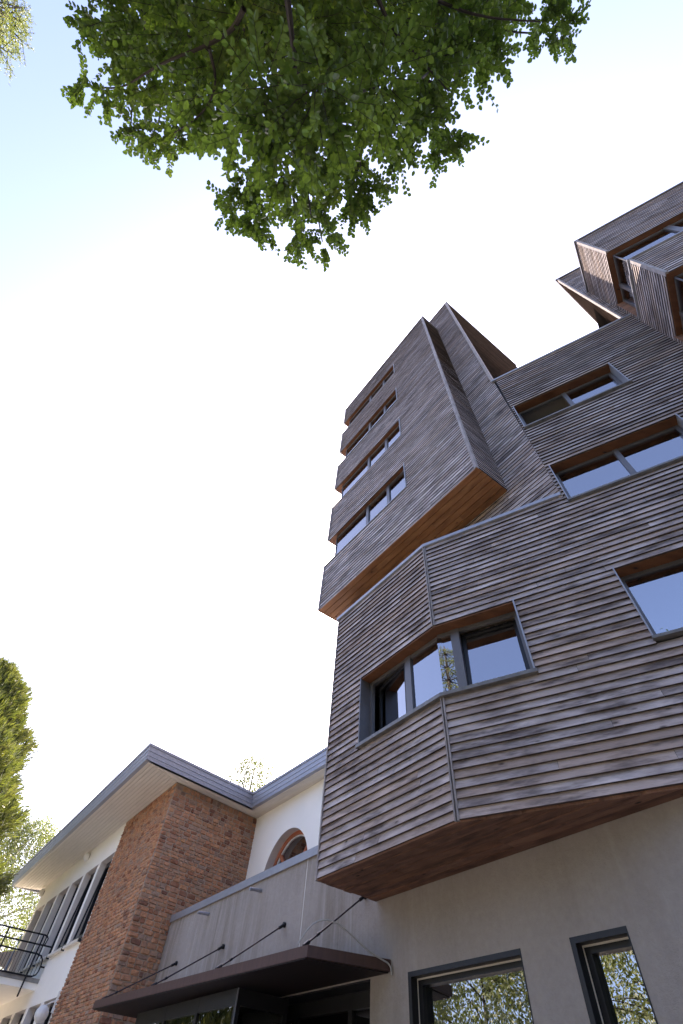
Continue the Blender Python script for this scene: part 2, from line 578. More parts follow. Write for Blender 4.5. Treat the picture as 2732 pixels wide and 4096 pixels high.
def emit_board(mb, fr, a, b, z, h, nseg, dlo=0.022, dhi=0.006):
    rnd = random.random()
    n = nseg
    tilt = random.uniform(-0.003, 0.003)
    xs = [a + (b - a) * i / n for i in range(n + 1)]
    lo = [(random.uniform(-0.0025, 0.0025) + dlo, z - 0.010 + tilt * (i / n - 0.5) + random.uniform(-0.0015, 0.0015)) for i in range(n + 1)]
    hi = [(dhi + random.uniform(-0.001, 0.001), z + h) for i in range(n + 1)]
    for i in range(n):
        p = [fr.p(xs[i], *lo[i]), fr.p(xs[i + 1], *lo[i + 1]), fr.p(xs[i + 1], *hi[i + 1]), fr.p(xs[i], *hi[i])]
        q = [(xs[i], lo[i][1]), (xs[i + 1], lo[i + 1][1]), (xs[i + 1], hi[i + 1][1]), (xs[i], hi[i][1])]
        mb.poly(p, q, 0, rnd)
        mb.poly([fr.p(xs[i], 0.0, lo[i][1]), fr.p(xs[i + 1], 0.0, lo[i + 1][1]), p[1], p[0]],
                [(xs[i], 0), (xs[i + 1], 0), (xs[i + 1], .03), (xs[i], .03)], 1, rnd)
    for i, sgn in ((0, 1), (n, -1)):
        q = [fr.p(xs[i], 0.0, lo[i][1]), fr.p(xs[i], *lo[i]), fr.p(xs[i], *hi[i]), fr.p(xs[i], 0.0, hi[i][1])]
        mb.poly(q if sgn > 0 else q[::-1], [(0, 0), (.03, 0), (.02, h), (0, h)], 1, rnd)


def courses(fr, s0, s1, z0, z1, holes, pitch=0.098, lmin=2.0, lmax=4.3):
    n = max(1, round((z1 - z0) / pitch))
    h = (z1 - z0) / n
    out = []
    for i in range(n):
        z = z0 + i * h
        for (a, b) in holes_cut(s0, s1, z + h / 2, holes):
            x = a
            first = True
            while x < b - 1e-6:
                L = random.uniform(0.5, lmax) if first else random.uniform(lmin, lmax)
                first = False
                y = x + L
                if b - y < 0.45: y = b
                out.append((fr, x + 0.0015, min(y, b) - 0.0015, z, h))
                x = y
    return out


def boards_single(parent, lst):
    for (fr, a, b, z, h) in lst:
        mb = MB()
        emit_board(mb, fr, a, b, z, h, max(1, min(4, int((b - a) / 0.7))), 0.036, 0.005)
        mb.build('board', ['weathered_wood', 'shadow_edge_wood'], parent)


def boards_joined(parent, lst, name='cladding_boards'):
    mb = MB()
    for (fr, a, b, z, h) in lst:
        emit_board(mb, fr, a, b, z, h, 2)
    o = mb.build(name, ['weathered_wood', 'shadow_edge_wood'], parent, kind='stuff')
    return o


def wall_mesh(mb, fr, s0, s1, z0, z1, holes, d=-0.004, mat=0):
    ss = sorted({s0, s1, *[min(max(x, s0), s1) for h in holes for x in h[:2]]})
    zs = sorted({z0, z1, *[min(max(x, z0), z1) for h in holes for x in h[2:]]})
    for a, b in zip(ss, ss[1:]):
        for c, e in zip(zs, zs[1:]):
            sm, zm = (a + b) / 2, (c + e) / 2
            if any(h[0] < sm < h[1] and h[2] < zm < h[3] for h in holes):
                continue
            mb.poly([fr.p(a, d, c), fr.p(b, d, c), fr.p(b, d, e), fr.p(a, d, e)], [(a, c), (b, c), (b, e), (a, e)], mat)


def prism(mb, xy, z0, z1, mat=0):
    n = len(xy)
    for i in range(n):
        a, b_ = xy[i], xy[(i + 1) % n]
        mb.poly([(*a, z0), (*b_, z0), (*b_, z1), (*a, z1)], None, mat)
    mb.poly([(*p, z1) for p in xy], None, mat)
    mb.poly([(*p, z0) for p in xy[::-1]], None, mat)


def pane(parent, fr, a, b, z0, z1, d, tilt=0.0, lean_side=0.0):
    """a glass pane, 10 mm thick; tilt = top leaning in (m)"""
    mb = MB()
    c = []
    for z, k in ((z0, 0.0), (z1, 1.0)):
        for s_, dd in ((a, d), (b, d), (b, d - 0.010), (a, d - 0.010)):
            c.append(fr.p(s_, dd - tilt * k, z))
    mb.hexa(c)
    return mb.build('pane', 'window_glass', parent)


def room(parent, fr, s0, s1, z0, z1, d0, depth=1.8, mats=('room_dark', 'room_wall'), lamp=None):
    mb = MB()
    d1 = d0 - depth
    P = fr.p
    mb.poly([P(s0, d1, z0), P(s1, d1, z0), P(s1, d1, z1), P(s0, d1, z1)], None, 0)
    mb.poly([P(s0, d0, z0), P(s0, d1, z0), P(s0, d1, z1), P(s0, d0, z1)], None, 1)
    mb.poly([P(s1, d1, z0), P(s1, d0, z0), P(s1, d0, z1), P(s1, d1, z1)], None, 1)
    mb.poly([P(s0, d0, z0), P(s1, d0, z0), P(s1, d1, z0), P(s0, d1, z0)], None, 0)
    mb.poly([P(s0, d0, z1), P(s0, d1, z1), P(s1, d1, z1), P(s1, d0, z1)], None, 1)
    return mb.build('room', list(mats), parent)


def curtain(parent, fr, a, b, z0, z1, d, mat='curtain'):
    mb = MB()
    n = max(8, int((b - a) * 26))
    for i in range(n):
        x0, x1 = a + (b - a) * i / n, a + (b - a) * (i + 1) / n
        e0, e1 = 0.025 * math.sin(i * 1.9) + 0.01 * math.sin(i * .7), 0.025 * math.sin((i + 1) * 1.9) + 0.01 * math.sin((i + 1) * .7)
        mb.poly([fr.p(x0, d + e0, z0), fr.p(x1, d + e1, z0), fr.p(x1, d + e1, z1), fr.p(x0, d + e0, z1)], [(x0, z0), (x1, z0), (x1, z1), (x0, z1)])
    return mb.build('curtain', mat, parent)


def window(parent, fr, s0, s1, z0, z1, depth=0.16, mull=(), fw=0.055, head='shaded_head_wood', sill_out=0.05, rooms=True,
           jambs=(True, True), frame='frame_metal', curt=(), opened=()):
    f = MB()
    da, db = -depth - 0.05, -depth
    f.box(fr, s0, s1, da, db, z1 - fw - 0.02, z1 - 0.02)
    f.box(fr, s0, s1, da, db, z0, z0 + fw)
    if jambs[0]: f.box(fr, s0 + .016, s0 + .016 + fw, da, db + 0.002, z0 + fw, z1 - fw - 0.02)
    if jambs[1]: f.box(fr, s1 - .016 - fw, s1 - .016, da, db + 0.002, z0 + fw, z1 - fw - 0.02)
    for m_ in mull:
        f.box(fr, m_ - fw * .62, m_ + fw * .62, da, db + 0.012, z0 + 0.002, z1 - 0.022)
    w = f.build('window', frame, parent)
    xs = [s0 + .03] + list(mull) + [s1 - .03]
    for k_, (a, b_) in enumerate(zip(xs, xs[1:])):
        if k_ in opened:                               # casement swung inwards
            q = math.degrees(math.atan2(fr.u[1], fr.u[0]))
            FO = Frame(*fr.p(a + .03, -depth - .06, 0)[:2], q + 82)
            L_ = b_ - a - .06
            o_ = MB()
            for c0, c1, c2, c3 in ((0, .05, z0 + .05, z1 - .08), (L_ - .05, L_, z0 + .05, z1 - .08), (.05, L_ - .05, z0 + .05, z0 + .1), (.05, L_ - .05, z1 - .13, z1 - .08)):
                o_.box(FO, c0, c1, -.02, .02, c2, c3)
            so = o_.build('sash', frame, w)
            pane(so, FO, .045, L_ - .045, z0 + .09, z1 - .12, .005)
            bl_ = MB(); bl_.box(fr, a + .03, b_ - .03, -depth - .62, -depth - .60, z1 - .30, z1 + .1); bl_.build('blind', 'curtain', w)
        else:
            pane(w, fr, a, b_, z0 + fw * .4, z1 - fw * .4 - 0.02, -depth - 0.022)
    h = MB(); h.box(fr, s0, s1, da, 0.004, z1 - 0.02, z1)
    h.build('head_lining', head, w)
    for ok, a in ((jambs[0], s0), (jambs[1], s1)):
        if ok:
            j = MB()
            a0, a1 = (a - 0.004, a + 0.012) if a == s0 else (a - 0.012, a + 0.004)
            j.box(fr, a0, a1, da, 0.042, z0 + 0.001, z1 + 0.01)
            j.build('jamb_trim', 'coping_metal', w)
    sl_ = MB(); sl_.box(fr, s0 - .015, s1 + .015, da, 0.03 + sill_out, z0 - 0.035, z0)
    sl_.build('sill', 'sill_metal', w)
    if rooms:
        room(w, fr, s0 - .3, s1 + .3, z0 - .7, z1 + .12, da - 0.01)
    for (a, b_, mt) in curt:
        curtain(w, fr, a, b_, z0 - .6, z1 + .05, da - 0.12, mt)
    return w


def batten(parent, pts, mat='trim_wood', name='corner_batten'):
    """pts: 8 corners"""
    mb = MB(); mb.hexa(pts, 0, random.random())
    return mb.build(name, mat, parent)


def vbatten(parent, fr, a0, a1, d0, d1, z0, z1, mat='trim_wood', name='corner_batten'):
    mb = MB(); mb.box(fr, a0, a1, d0, d1, z0, z1)
    return mb.build(name, mat, parent)


# ------------------------------------------------------------------ the timber building
TB = thing('timber_building', 'tall apartment building clad in weathered grey timber boards above a grey rendered ground floor', 'building', (4.0, 6.0, 0.0))

# ground floor wall (and the parapet of the terrace), grey render
H_ENT = (-12.75, -6.2, -0.5, 2.972)
H_W1 = (-5.517, -3.891, 0.75, 2.96)
H_W2 = (-3.325, -2.75, 0.75, 2.96)
wl = MB()
hs = [H_ENT, H_W1, H_W2]
wall_mesh(wl, FG, -13.35, 0.5, -0.2, 3.74, hs, d=0.0)
wall_mesh(wl, FG, -13.35, -6.1, 3.74, 4.66, [], d=0.0)
for (a, b_, c_, e_) in hs:                                  # reveals of the openings
    dd = -0.16
    wl.poly([FG.p(a, 0, e_), FG.p(b_, 0, e_), FG.p(b_, dd, e_), FG.p(a, dd, e_)])
    wl.poly([FG.p(a, 0, c_), FG.p(a, 0, e_), FG.p(a, dd, e_), FG.p(a, dd, c_)])
    wl.poly([FG.p(b_, 0, c_), FG.p(b_, dd, c_), FG.p(b_, dd, e_), FG.p(b_, 0, e_)])
# back and top of the parapet, terrace floor
wl.poly([FG.p(-13.35, -.25, 4.1), FG.p(-13.35, -.25, 4.66), FG.p(-6.1, -.25, 4.66), FG.p(-6.1, -.25, 4.1)])
wl.poly([FG.p(-13.35, 0, 4.66), FG.p(-6.1, 0, 4.66), FG.p(-6.1, -.25, 4.66), FG.p(-13.35, -.25, 4.66)])
GW = wl.build('ground_floor_wall', 'stained_render', TB)
cp = MB()
for a, b_ in ((-13.32, -11.35), (-11.347, -9.45), (-9.447, -7.7), (-7.697, -6.1)):
    cp.box(FG, a, b_, -.28, 0.035, 4.66, 4.70); cp.box(FG, a, b_, 0.022, 0.036, 4.575, 4.66)
cp.build('parapet_coping', 'coping_metal', GW)
jt = MB(); jt.box(FG, -7.882, -7.872, 0.0, 0.004, 3.1, 4.575)
jt.build('expansion_joint', 'white_paint', GW)
for sp in (-9.32, -11.36):
    q = MB(); q.tube([FG.p(sp, -.05, 4.42), FG.p(sp, 0.24, 4.40)], 0.028, 8)
    q.build('rain_spout', 'zinc', GW)
# terrace floor and the ground floor's inner closure
tf = MB()
prism(tf, [FG.p(-13.35, -.26, 0)[:2], FG.p(-6.1, -.26, 0)[:2], FG.p(-6.1, -1.70, 0)[:2], FG.p(-13.35, -1.70, 0)[:2]], 4.05, 4.12)
tf.build('terrace_floor', 'roofing', TB)

# entrance glazing under the canopy
en = MB()
ED = -0.30
for a in (-12.75, -11.2, -9.62, -8.30, -7.02, -6.32):
    en.box(FG, a, a + 0.08, ED - .06, ED, -0.1, 2.94)
en.box(FG, -12.75, -6.2, ED - .06, ED - 0.002, 2.80, 2.985)
en.box(FG, -12.74, -6.21, ED, -.003, 2.955, 2.971)
en.box(FG, -12.75, -6.2, ED - .05, ED - 0.003, 2.22, 2.28)
ENT = en.build('entrance_screen', 'frame_black', TB)
for a, b_ in ((-12.70, -11.2), (-11.15, -9.62), (-9.57, -8.3), (-7.0, -6.32), (-6.25, -6.2)):
    if b_ - a > .2:
        pane(ENT, FG, a, b_, 0.0, 2.24, ED - .03); pane(ENT, FG, a, b_, 2.26, 2.84, ED - .03)
room(ENT, FG, -12.9, -5.9, -0.1, 2.96, ED - 0.08, 4.0, ('red_wall', 'room_dark'))
pb_ = MB(); pb_.box(FG, -11.6, -10.7, -1.6, -1.3, 0, 2.7); pb_.build('inner_pillar', 'room_wall', ENT)
pb_ = MB(); pb_.box(FG, -7.5, -6.0, -2.6, -2.4, 0, 2.35); pb_.build('inner_counter', 'room_wall', ENT)
# glazed lobby standing out under the canopy
FLS = Frame(*FG.p(-8.0, .82, 0)[:2], 32)
FLF = F122(4.18)
lb = MB()
lb.box(FLS, 0, .07, -.05, .0, 0, 2.94); lb.box(FLS, .75, .818, -.05, .0, 0, 2.94)
lb.box(FLS, .07, .75, -.05, -.002, 2.78, 2.94); lb.box(FLS, .07, .75, -.05, -.002, 0, .12)
for a in (-11.5, -10.35, -9.2):
    lb.box(FLF, a, a + .07, -.05, .0, 0, 2.94)
lb.box(FLF, -11.43, -8.052, -.048, -.002, 2.78, 2.94)
lb.box(FLF, -11.43, -8.052, -.048, -.002, 2.15, 2.21)
LOB = lb.build('entrance_lobby', 'frame_black', TB)
pane(LOB, FLS, .065, .755, .11, 2.79, -.02)
for a, b_ in ((-11.435, -10.345), (-10.285, -9.195), (-9.135, -8.045)):
    pane(LOB, FLF, a, b_, .02, 2.16, -.02); pane(LOB, FLF, a, b_, 2.20, 2.79, -.02)
ba = MB(); ba.tube([FLF.p(-9.26, .05, .8), FLF.p(-9.26, .05, 1.9)], .014, 8); ba.build('handle', 'rod_steel', LOB)
st = MB(); st.box(FLS, -.004, .012, .0, .006, 0, 2.94); st.build('edge_strip', 'zinc', LOB)

# ground floor windows
for (a, b_, c_, e_) in (H_W1, H_W2):
    f = MB()
    fd = -0.14
    f.box(FG, a, a + .05, -.16, 0.004, c_, e_); f.box(FG, b_ - .012, b_, -.16, 0.004, c_, e_)
    f.box(FG, a + .05, b_ - .012, -.16, 0.004, e_ - .045, e_)
    f.box(FG, a + .05, a + .12, -.20, -.10, c_, e_ - .045); f.box(FG, b_ - .05, b_ - .012, -.20, -.10, c_, e_ - .045)
    f.box(FG, a + .12, b_ - .05, -.20, -.10, e_ - .105, e_ - .045)
    w = f.build('window', 'frame_black', TB)
    pane(w, FG, a + .10, b_ - .03, c_ + .03, e_ - .09, -.155)
    t = MB()
    t.box(FG, a + .05, b_ - .012, -.095, -.088, e_ - .060, e_ - .0455); t.box(FG, a + .0505, a + .060, -.095, -.088, c_, e_ - .060)
    t.build('glazing_seal', 'cream_paint', w)
    t = MB(); t.box(FG, a, b_, -.2, .05, c_ - .04, c_); t.build('sill', 'sill_metal', w)
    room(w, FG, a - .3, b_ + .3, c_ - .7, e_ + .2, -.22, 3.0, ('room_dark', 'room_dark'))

# ---- oriel and main facade
Z0, ZP, ZT = 3.735, 8.0, 13.10
H_OB = (-5.285, -3.6, 5.14, 6.24)
H_OA = (-0.02, 1.166, 5.14, 6.24)
H_A3 = (2.44, 4.40, 5.15, 6.26)
H_A2 = (2.40, 4.39, 7.81, 8.88)
H_A1 = (2.375, 4.335, 10.38, 11.42)
bk = MB()
SL, SK = -6.084, -3.618
wall_mesh(bk, FB, SL, SK, Z0, ZP, [H_OB])
wall_mesh(bk, FA, 0, 5.44, Z0, ZP, [H_OA, H_A3, H_A2])
wall_mesh(bk, FA, 2.31, 5.44, ZP, ZT, [H_A1, H_A2])
# flat roof over the oriel and left end wall
bk.poly([FB.p(SL, 0, 7.9), FB.p(SK, 0, 7.9), FA.p(2.33, 0, 7.9), FB.p(SL, -.92, 7.9)])
bk.poly([FB.p(SL, 0, Z0), FB.p(SL, 0, ZP), FB.p(SL, -6, ZP), FB.p(SL, -6, Z0)])
# roof and closing faces of the main block
bk.poly([FA.p(2.31, 0, ZT - .02), FA.p(10, 0, ZT - .02), FA.p(10, -9, ZT - .02), FA.p(2.31, -9, ZT - .02)])
bk.poly([FA.p(2.31, -9, 0), FA.p(10, -9, 0), FA.p(10, -9, ZT), FA.p(2.31, -9, ZT)])
bk.poly([FA.p(10, 0, 0), FA.p(10, -9, 0), FA.p(10, -9, ZT), FA.p(10, 0, ZT)])
wall_mesh(bk, FA, 5.44, 10, 0, ZT, [], d=-.004)
CL = bk.build('timber_wall', 'membrane', TB)
lstA = courses(FA, 0.02, 5.44, Z0, ZP, [H_OA, H_A3, H_A2])
lstB = courses(FB, SL + .018, SK - .02, Z0, ZP, [H_OB], lmin=1.6, lmax=3.2)
lstA2 = courses(FA, 2.33, 5.44, ZP, ZT, [H_A1, H_A2])
single = lstA + lstB + lstA2
boards_single(CL, single[:300])
if single[300:]:
    boards_joined(CL, single[300:])

# battens, coping
vbatten(CL, FB, SL - .008, SL + .018, -.05, .040, Z0 - .03, ZP)
for za, zb in ((Z0 - .02, 5.105), (6.245, ZP)):
    vbatten(CL, FB, SK - .020, SK - .002, .0, .040, za, zb)
    vbatten(CL, FA, .002, .020, .0, .040, za, zb)
cp = MB()
cp.extrude([FB.p(SL - .04, 0, 0)[:2], (KX, KY), FA.p(2.34, 0, 0)[:2]], [(0.055, ZP - .005), (0.055, ZP + .062), (-.22, ZP + .062), (-.22, ZP - .005)])
cp.build('coping', 'coping_metal', CL)
cp = MB()
cp.extrude([FA.p(2.24, 0, 0)[:2], FA.p(5.44, 0, 0)[:2]], [(0.05, ZT - .01), (0.05, ZT + .05), (-.25, ZT + .05), (-.25, ZT - .01)])
cp.build('coping', 'coping_metal', CL)

# oriel soffit planks
nP = 7
KQ = math.cos(R(23)) / math.sin(R(23))


def s_end(w):
    return SK + (w - 4.04) * KQ


for i in range(nP):
    wa, wb = 4.025 + i * .139, 4.025 + (i + 1) * .139 - .013
    ea, eb = s_end(max(wa, 4.03)), s_end(wb)
    splits = sorted([random.uniform(-5.6, -3.2) for _ in range(1)]) if i else []
    xs = [SL] + splits
    for j, x in enumerate(xs):
        ya, yb = (xs[j + 1] - .003,) * 2 if j + 1 < len(xs) else (ea, eb)
        dz = random.uniform(-.012, 0)
        mb = MB()
        q = [(x, wa), (ya, wa), (yb, wb), (x, wb)]
        c = [FG.p(s_, 5 - w_, z) for z in (Z0 - .028 + dz, Z0 - .003) for s_, w_ in q]
        mb.hexa(c, 0, random.random())
        # grain runs along the plank
        mb.uv = [[(p_[0] * U122[0] + p_[1] * U122[1], p_[0] * NIN[0] + p_[1] * NIN[1]) for p_ in [mb.v[k] for k in f_]] for f_ in mb.f]
        mb.build('soffit_plank', 'soffit_dark', CL)

# oriel corner window
f = MB()
dg = -.15
zs, zh = 5.14, 6.24
kb = SK - .065                                       # inner glass corner on the left part
f.box(FB, -5.285, kb, dg - .05, dg, zs, zs + .05); f.box(FB, -5.285, kb, dg - .05, dg, zh - .075, zh - .02)
f.box(FB, -5.269, -5.21, dg - .05, dg + .003, zs + .05, zh - .075)
f.box(FB, -4.43, -4.31, dg - .05, dg + .012, zs + .002, zh - .022)
f.box(FA, -.03, 1.166, dg - .05, dg, zs, zs + .05); f.box(FA, -.03, 1.166, dg - .05, dg, zh - .075, zh - .02)
f.box(FA, .17, .29, dg - .05, dg + .012, zs + .002, zh - .022)
f.box(FA, 1.09, 1.15, dg - .05, dg + .003, zs + .05, zh - .075)
OW = f.build('window', 'frame_metal', TB, label='corner window wrapping the crease of the timber oriel')
cpst = MB()
cx, cy, _ = FB.p(kb, dg - .02, 0)
cpst.tube([(cx, cy, zs + .04), (cx, cy, zh - .06)], .010, 6); cpst.build('corner_joint', 'frame_black', OW)
pane(OW, FB, -4.33, kb + .005, zs + .03, zh - .06, dg - .02)
pane(OW, FA, -.045, .19, zs + .03, zh - .06, dg - .02)
# opened sashes, hinged at the side / tipped in
sh = MB()
SH = Frame(*FB.p(-4.43, dg - .03, 0)[:2], 180 - 58)   # hung on the mullion, swinging in at the left
SH = Frame(*FB.p(-4.43, dg - .03, 0)[:2], 180 - 58 - 9)
for a, b_, c_, e_ in ((0, .05, zs + .06, zh - .09), (.73, .78, zs + .06, zh - .09), (.05, .73, zs + .06, zs + .11), (.05, .73, zh - .14, zh - .09)):
    sh.box(SH, a, b_, -.02, .02, c_, e_)
SHO = sh.build('sash', 'frame_black', OW)
pane(SHO, SH, .045, .735, zs + .10, zh - .13, .005)
sh = MB()
tl = .10
def tipped(a, b_, c_, e_):
    q = []
    for z in (c_, e_):
        k = (z - zs) / (zh - zs) * tl
        q += [FA.p(a, dg - .01 - k, z), FA.p(b_, dg - .01 - k, z), FA.p(b_, dg - .05 - k, z), FA.p(a, dg - .05 - k, z)]
    sh.hexa(q)
for a, b_, c_, e_ in ((.29, .345, zs + .055, zh - .08), (1.035, 1.09, zs + .055, zh - .08), (.345, 1.035, zs + .055, zs + .10), (.345, 1.035, zh - .125, zh - .08)):
    tipped(a, b_, c_, e_)
SHO = sh.build('sash', 'frame_black', OW)
pane(SHO, FA, .335, 1.045, zs + .09, zh - .11, dg - .025, tilt=tl)
hl = MB()
q = [FB.p(-5.285, 0.02, 0)[:2], (KX + FB.n[0] * .02, KY + FB.n[1] * .02), FA.p(1.166, .02, 0)[:2], FA.p(1.166, dg - .06, 0)[:2], FA.p(-.045, dg - .06, 0)[:2], FB.p(-5.285, dg - .06, 0)[:2]]
prism(hl, q, zh - .022, zh - .002)
hl.build('head_lining', 'shaded_head_wood', OW)
sx = MB()
sx.extrude([FB.p(-5.31, 0, 0)[:2], (KX, KY), FA.p(1.19, 0, 0)[:2]], [(.075, zs - .05), (.075, zs - .003), (-.21, zs - .001), (-.21, zs - .05)])
sx.build('sill', 'sill_metal', OW)
j = MB(); j.box(FB, -5.289, -5.270, dg - .05, .042, zs, zh); j.build('jamb_trim', 'frame_metal', OW)
j = MB(); j.box(FA, 1.150, 1.170, dg - .05, .044, zs, zh + .012); j.build('jamb_trim', 'coping_metal', OW)
rm = MB()
prism_xy = [FB.p(-5.6, dg - .07, 0)[:2], FB.p(kb - .02, dg - .07, 0)[:2], FA.p(1.35, dg - .07, 0)[:2], FA.p(1.35, -2.2, 0)[:2], FB.p(-5.6, -2.6, 0)[:2]]
for i in range(2, 5):
    a, b_ = prism_xy[i], prism_xy[(i + 1) % 5]
    rm.poly([(*a, 4.3), (*b_, 4.3), (*b_, 6.33), (*a, 6.33)], None, 0)
rm.poly([(*p_, 6.33) for p_ in prism_xy], None, 1); rm.poly([(*p_, 4.3) for p_ in prism_xy], None, 0)
rm.build('room', ['room_dark', 'room_wall'], OW)
curtain(OW, FA, .62, 1.3, 4.5, 6.3, -.42, 'curtain')
curtain(OW, FA, .72, 1.3, 4.5, 6.32, -.55, 'curtain_dark')
cl_ = MB(); cl_.tube([FA.p(.55, -.55, 6.325), FA.p(.55, -.55, 6.28)], .09, 16); cl_.build('ceiling_lamp', 'lamp_white', OW)

# windows of the main facade
window(TB, FA, *H_A3[:2], H_A3[2], H_A3[3], mull=(3.42,), head='shaded_head_wood', curt=())
window(TB, FA, *H_A2[:2], H_A2[2], H_A2[3], mull=(3.42,), fw=.06)
window(TB, FA, *H_A1[:2], H_A1[2], H_A1[3], mull=(3.375,), fw=.06, opened=(0,))

# ---- projecting tower
ROWS = ((10.60, 11.66), (13.20, 14.25), (15.70, 16.70), (18.20, 19.15))
TZ0, TZ1 = 9.10, 20.42
TA, TBR, TW = -7.17, -2.25, -4.02
tw = MB()
hol = [(TA - .1, TW, a, b_) for a, b_ in ROWS]
wall_mesh(tw, FT, TA, TBR, TZ0, TZ1, hol)
bands = [(TZ0, ROWS[0][0])] + [(ROWS[i][1], ROWS[i + 1][0]) for i in range(3)] + [(ROWS[3][1], TZ1)]
for (a, b_) in bands:                                   # left end, floors and ceilings of each storey band
    tw.poly([FT.p(TA, 0, a), FT.p(TA, 0, b_), FT.p(TA, -3, b_), FT.p(TA, -3, a)])
    tw.poly([FT.p(TA, 0, a + .012), FT.p(TW, 0, a + .012), FT.p(TW, -3, a + .012), FT.p(TA, -3, a + .012)], None, 0 if a == TZ0 else 1)
    tw.poly([FT.p(TA, 0, b_), FT.p(TW, 0, b_), FT.p(TW, -3, b_), FT.p(TA, -3, b_)])
tw.poly([FT.p(TA, -3, TZ0), FT.p(TBR, -3, TZ0), FT.p(TBR, -3, TZ1), FT.p(TA, -3, TZ1)], None, 1)
tw.poly([FT.p(TW, 0, TZ0), FT.p(TW, -3, TZ0), FT.p(TW, -3, TZ1), FT.p(TW, 0, TZ1)], None, 1)
tw.poly([FT.p(TW, 0, TZ1), FT.p(TBR, 0, TZ1), FT.p(TBR, -3, TZ1), FT.p(TW, -3, TZ1)])
TWR = tw.build('tower_wall', ['membrane', 'room_wall'], TB)
lt = courses(FT, TA + .03, TBR - .03, TZ0, TZ1, hol, lmin=2.4, lmax=5)
boards_joined(TWR, lt)
FTL = Frame(*FT.p(TA, 0, 0)[:2], -148)
boards_joined(TWR, [q for a, b_ in bands for q in courses(FTL, -3, 0, a, b_, [])], 'side_boards')
for (a, b_) in bands:
    vbatten(TWR, FT, TA - .015, TA + .03, -.03, .045, a - .015, b_)
# right arris and the side that returns to the rear tower
FU = Frame(*FT.p(TBR, 0, 9.1)[:2], 32, shear=LEAN, z0=9.1)
um = MB(); wall_mesh(um, FU, 0, .9, TZ0, TZ1, []); um.build('side_wall', 'membrane', TWR)
boards_joined(TWR, courses(FU, .03, .86, TZ0, TZ1, [], lmin=3, lmax=5), 'side_boards')
c = [FT.p(TBR - .045, d, z) if k == 0 else FT.p(TBR + .012, d, z) for z in (TZ0 - .02, TZ1) for k, d in ((0, .046), (1, .046), (1, -.03), (0, -.03))]
batten(TWR, c)
cp = MB()
cp.extrude([FT.p(TA - .03, 0, TZ1)[:2], FT.p(TBR + .01, 0, TZ1)[:2], FU.p(.9, 0, TZ1)[:2]], [(.05, TZ1 - .01), (.05, TZ1 + .05), (-.2, TZ1 + .05), (-.2, TZ1 - .01)])
cp.build('coping', 'frame_metal', TWR)
# soffit planks
for i in range(13):
    d0, d1 = .025 - i * .135, .025 - (i + 1) * .135 + .015
    b1 = TBR + .005
    cut = [TA - .005] + ([random.uniform(-6.2, -3.2)] if i % 3 else []) + [b1]
    for a, b_ in zip(cut, cut[1:]):
        mb = MB()
        dz = random.uniform(-.005, 0)
        mb.hexa([FT.p(s_, d_, 9.1)[:2] + (z,) for z in (TZ0 - .030 + dz, TZ0 - .006) for s_, d_ in ((a, d0), (b_ - .003, d0), (b_ - .003, d1), (a, d1))], 0, random.random())
        mb.uv = [[(p_[0] * U122[0] + p_[1] * U122[1], p_[0] * NIN[0] + p_[1] * NIN[1]) for p_ in [mb.v[k] for k in f_]] for f_ in mb.f]
        mb.build('soffit_plank', 'soffit_pine', TWR)
# ribbon windows
for i, (a, b_) in enumerate(ROWS):
    f = MB()
    d = -.09
    f.box(FT, TA + .25, TW, d - .05, d, a, a + .05); f.box(FT, TA + .25, TW, d - .05, d, b_ - .06, b_ - .012)
    for m_ in (-5.56, -4.75):
        f.box(FT, m_ - .045, m_ + .045, d - .05, d + .012, a, b_ - .012)
    f.box(FT, TW - .06, TW - .01, d - .05, d + .002, a, b_ - .012)
    f.box(FT, TA + .25, TA + .30, -2.9, d - .055, b_ - .06, b_ - .012); f.box(FT, TA + .25, TA + .30, -2.9, d - .055, a, a + .05)
    f.box(FT, TA + .245, TA + .262, d - .045, d + .002, a + .05, b_ - .06)
    w = f.build('window', 'frame_metal', TB)
    for x, y in ((TA + .26, -5.56), (-5.56, -4.75), (-4.75, TW - .03)):
        pane(w, FT, x, y, a + .03, b_ - .04, d - .02)
    FTG = Frame(*FT.p(TA + .27, 0, 0)[:2], -148)
    pane(w, FTG, -2.85, d - .03, a + .03, b_ - .04, .0)
    h = MB(); h.box(FT, TA - .004, TW, -.30, .004, b_ - .012, b_ + .004); h.box(FT, TA - .004, TA + .30, -2.9, -.302, b_ - .012, b_ + .004)
    h.build('head_lining', 'shaded_head_wood', w)
    s_ = MB(); s_.box(FT, TA - .02, TW + .012, -.30, .034, a - .012, a + .012); s_.build('sill', 'coping_metal', w)
    j = MB(); j.box(FT, TW - .004, TW + .012, -.30, .042, a + .012, b_ + .012); j.build('jamb_trim', 'coping_metal', w)
    if i == 1:
        bl = MB(); bl.box(FT, -5.45, -4.85, d - .5, d - .45, a, b_); bl.build('blind', 'blind_yellow', w)
    curtain(w, FT, TA + .35, -5.75, a + .05, b_ - .02, d - .35, 'curtain' if i != 1 else 'blind_yellow')

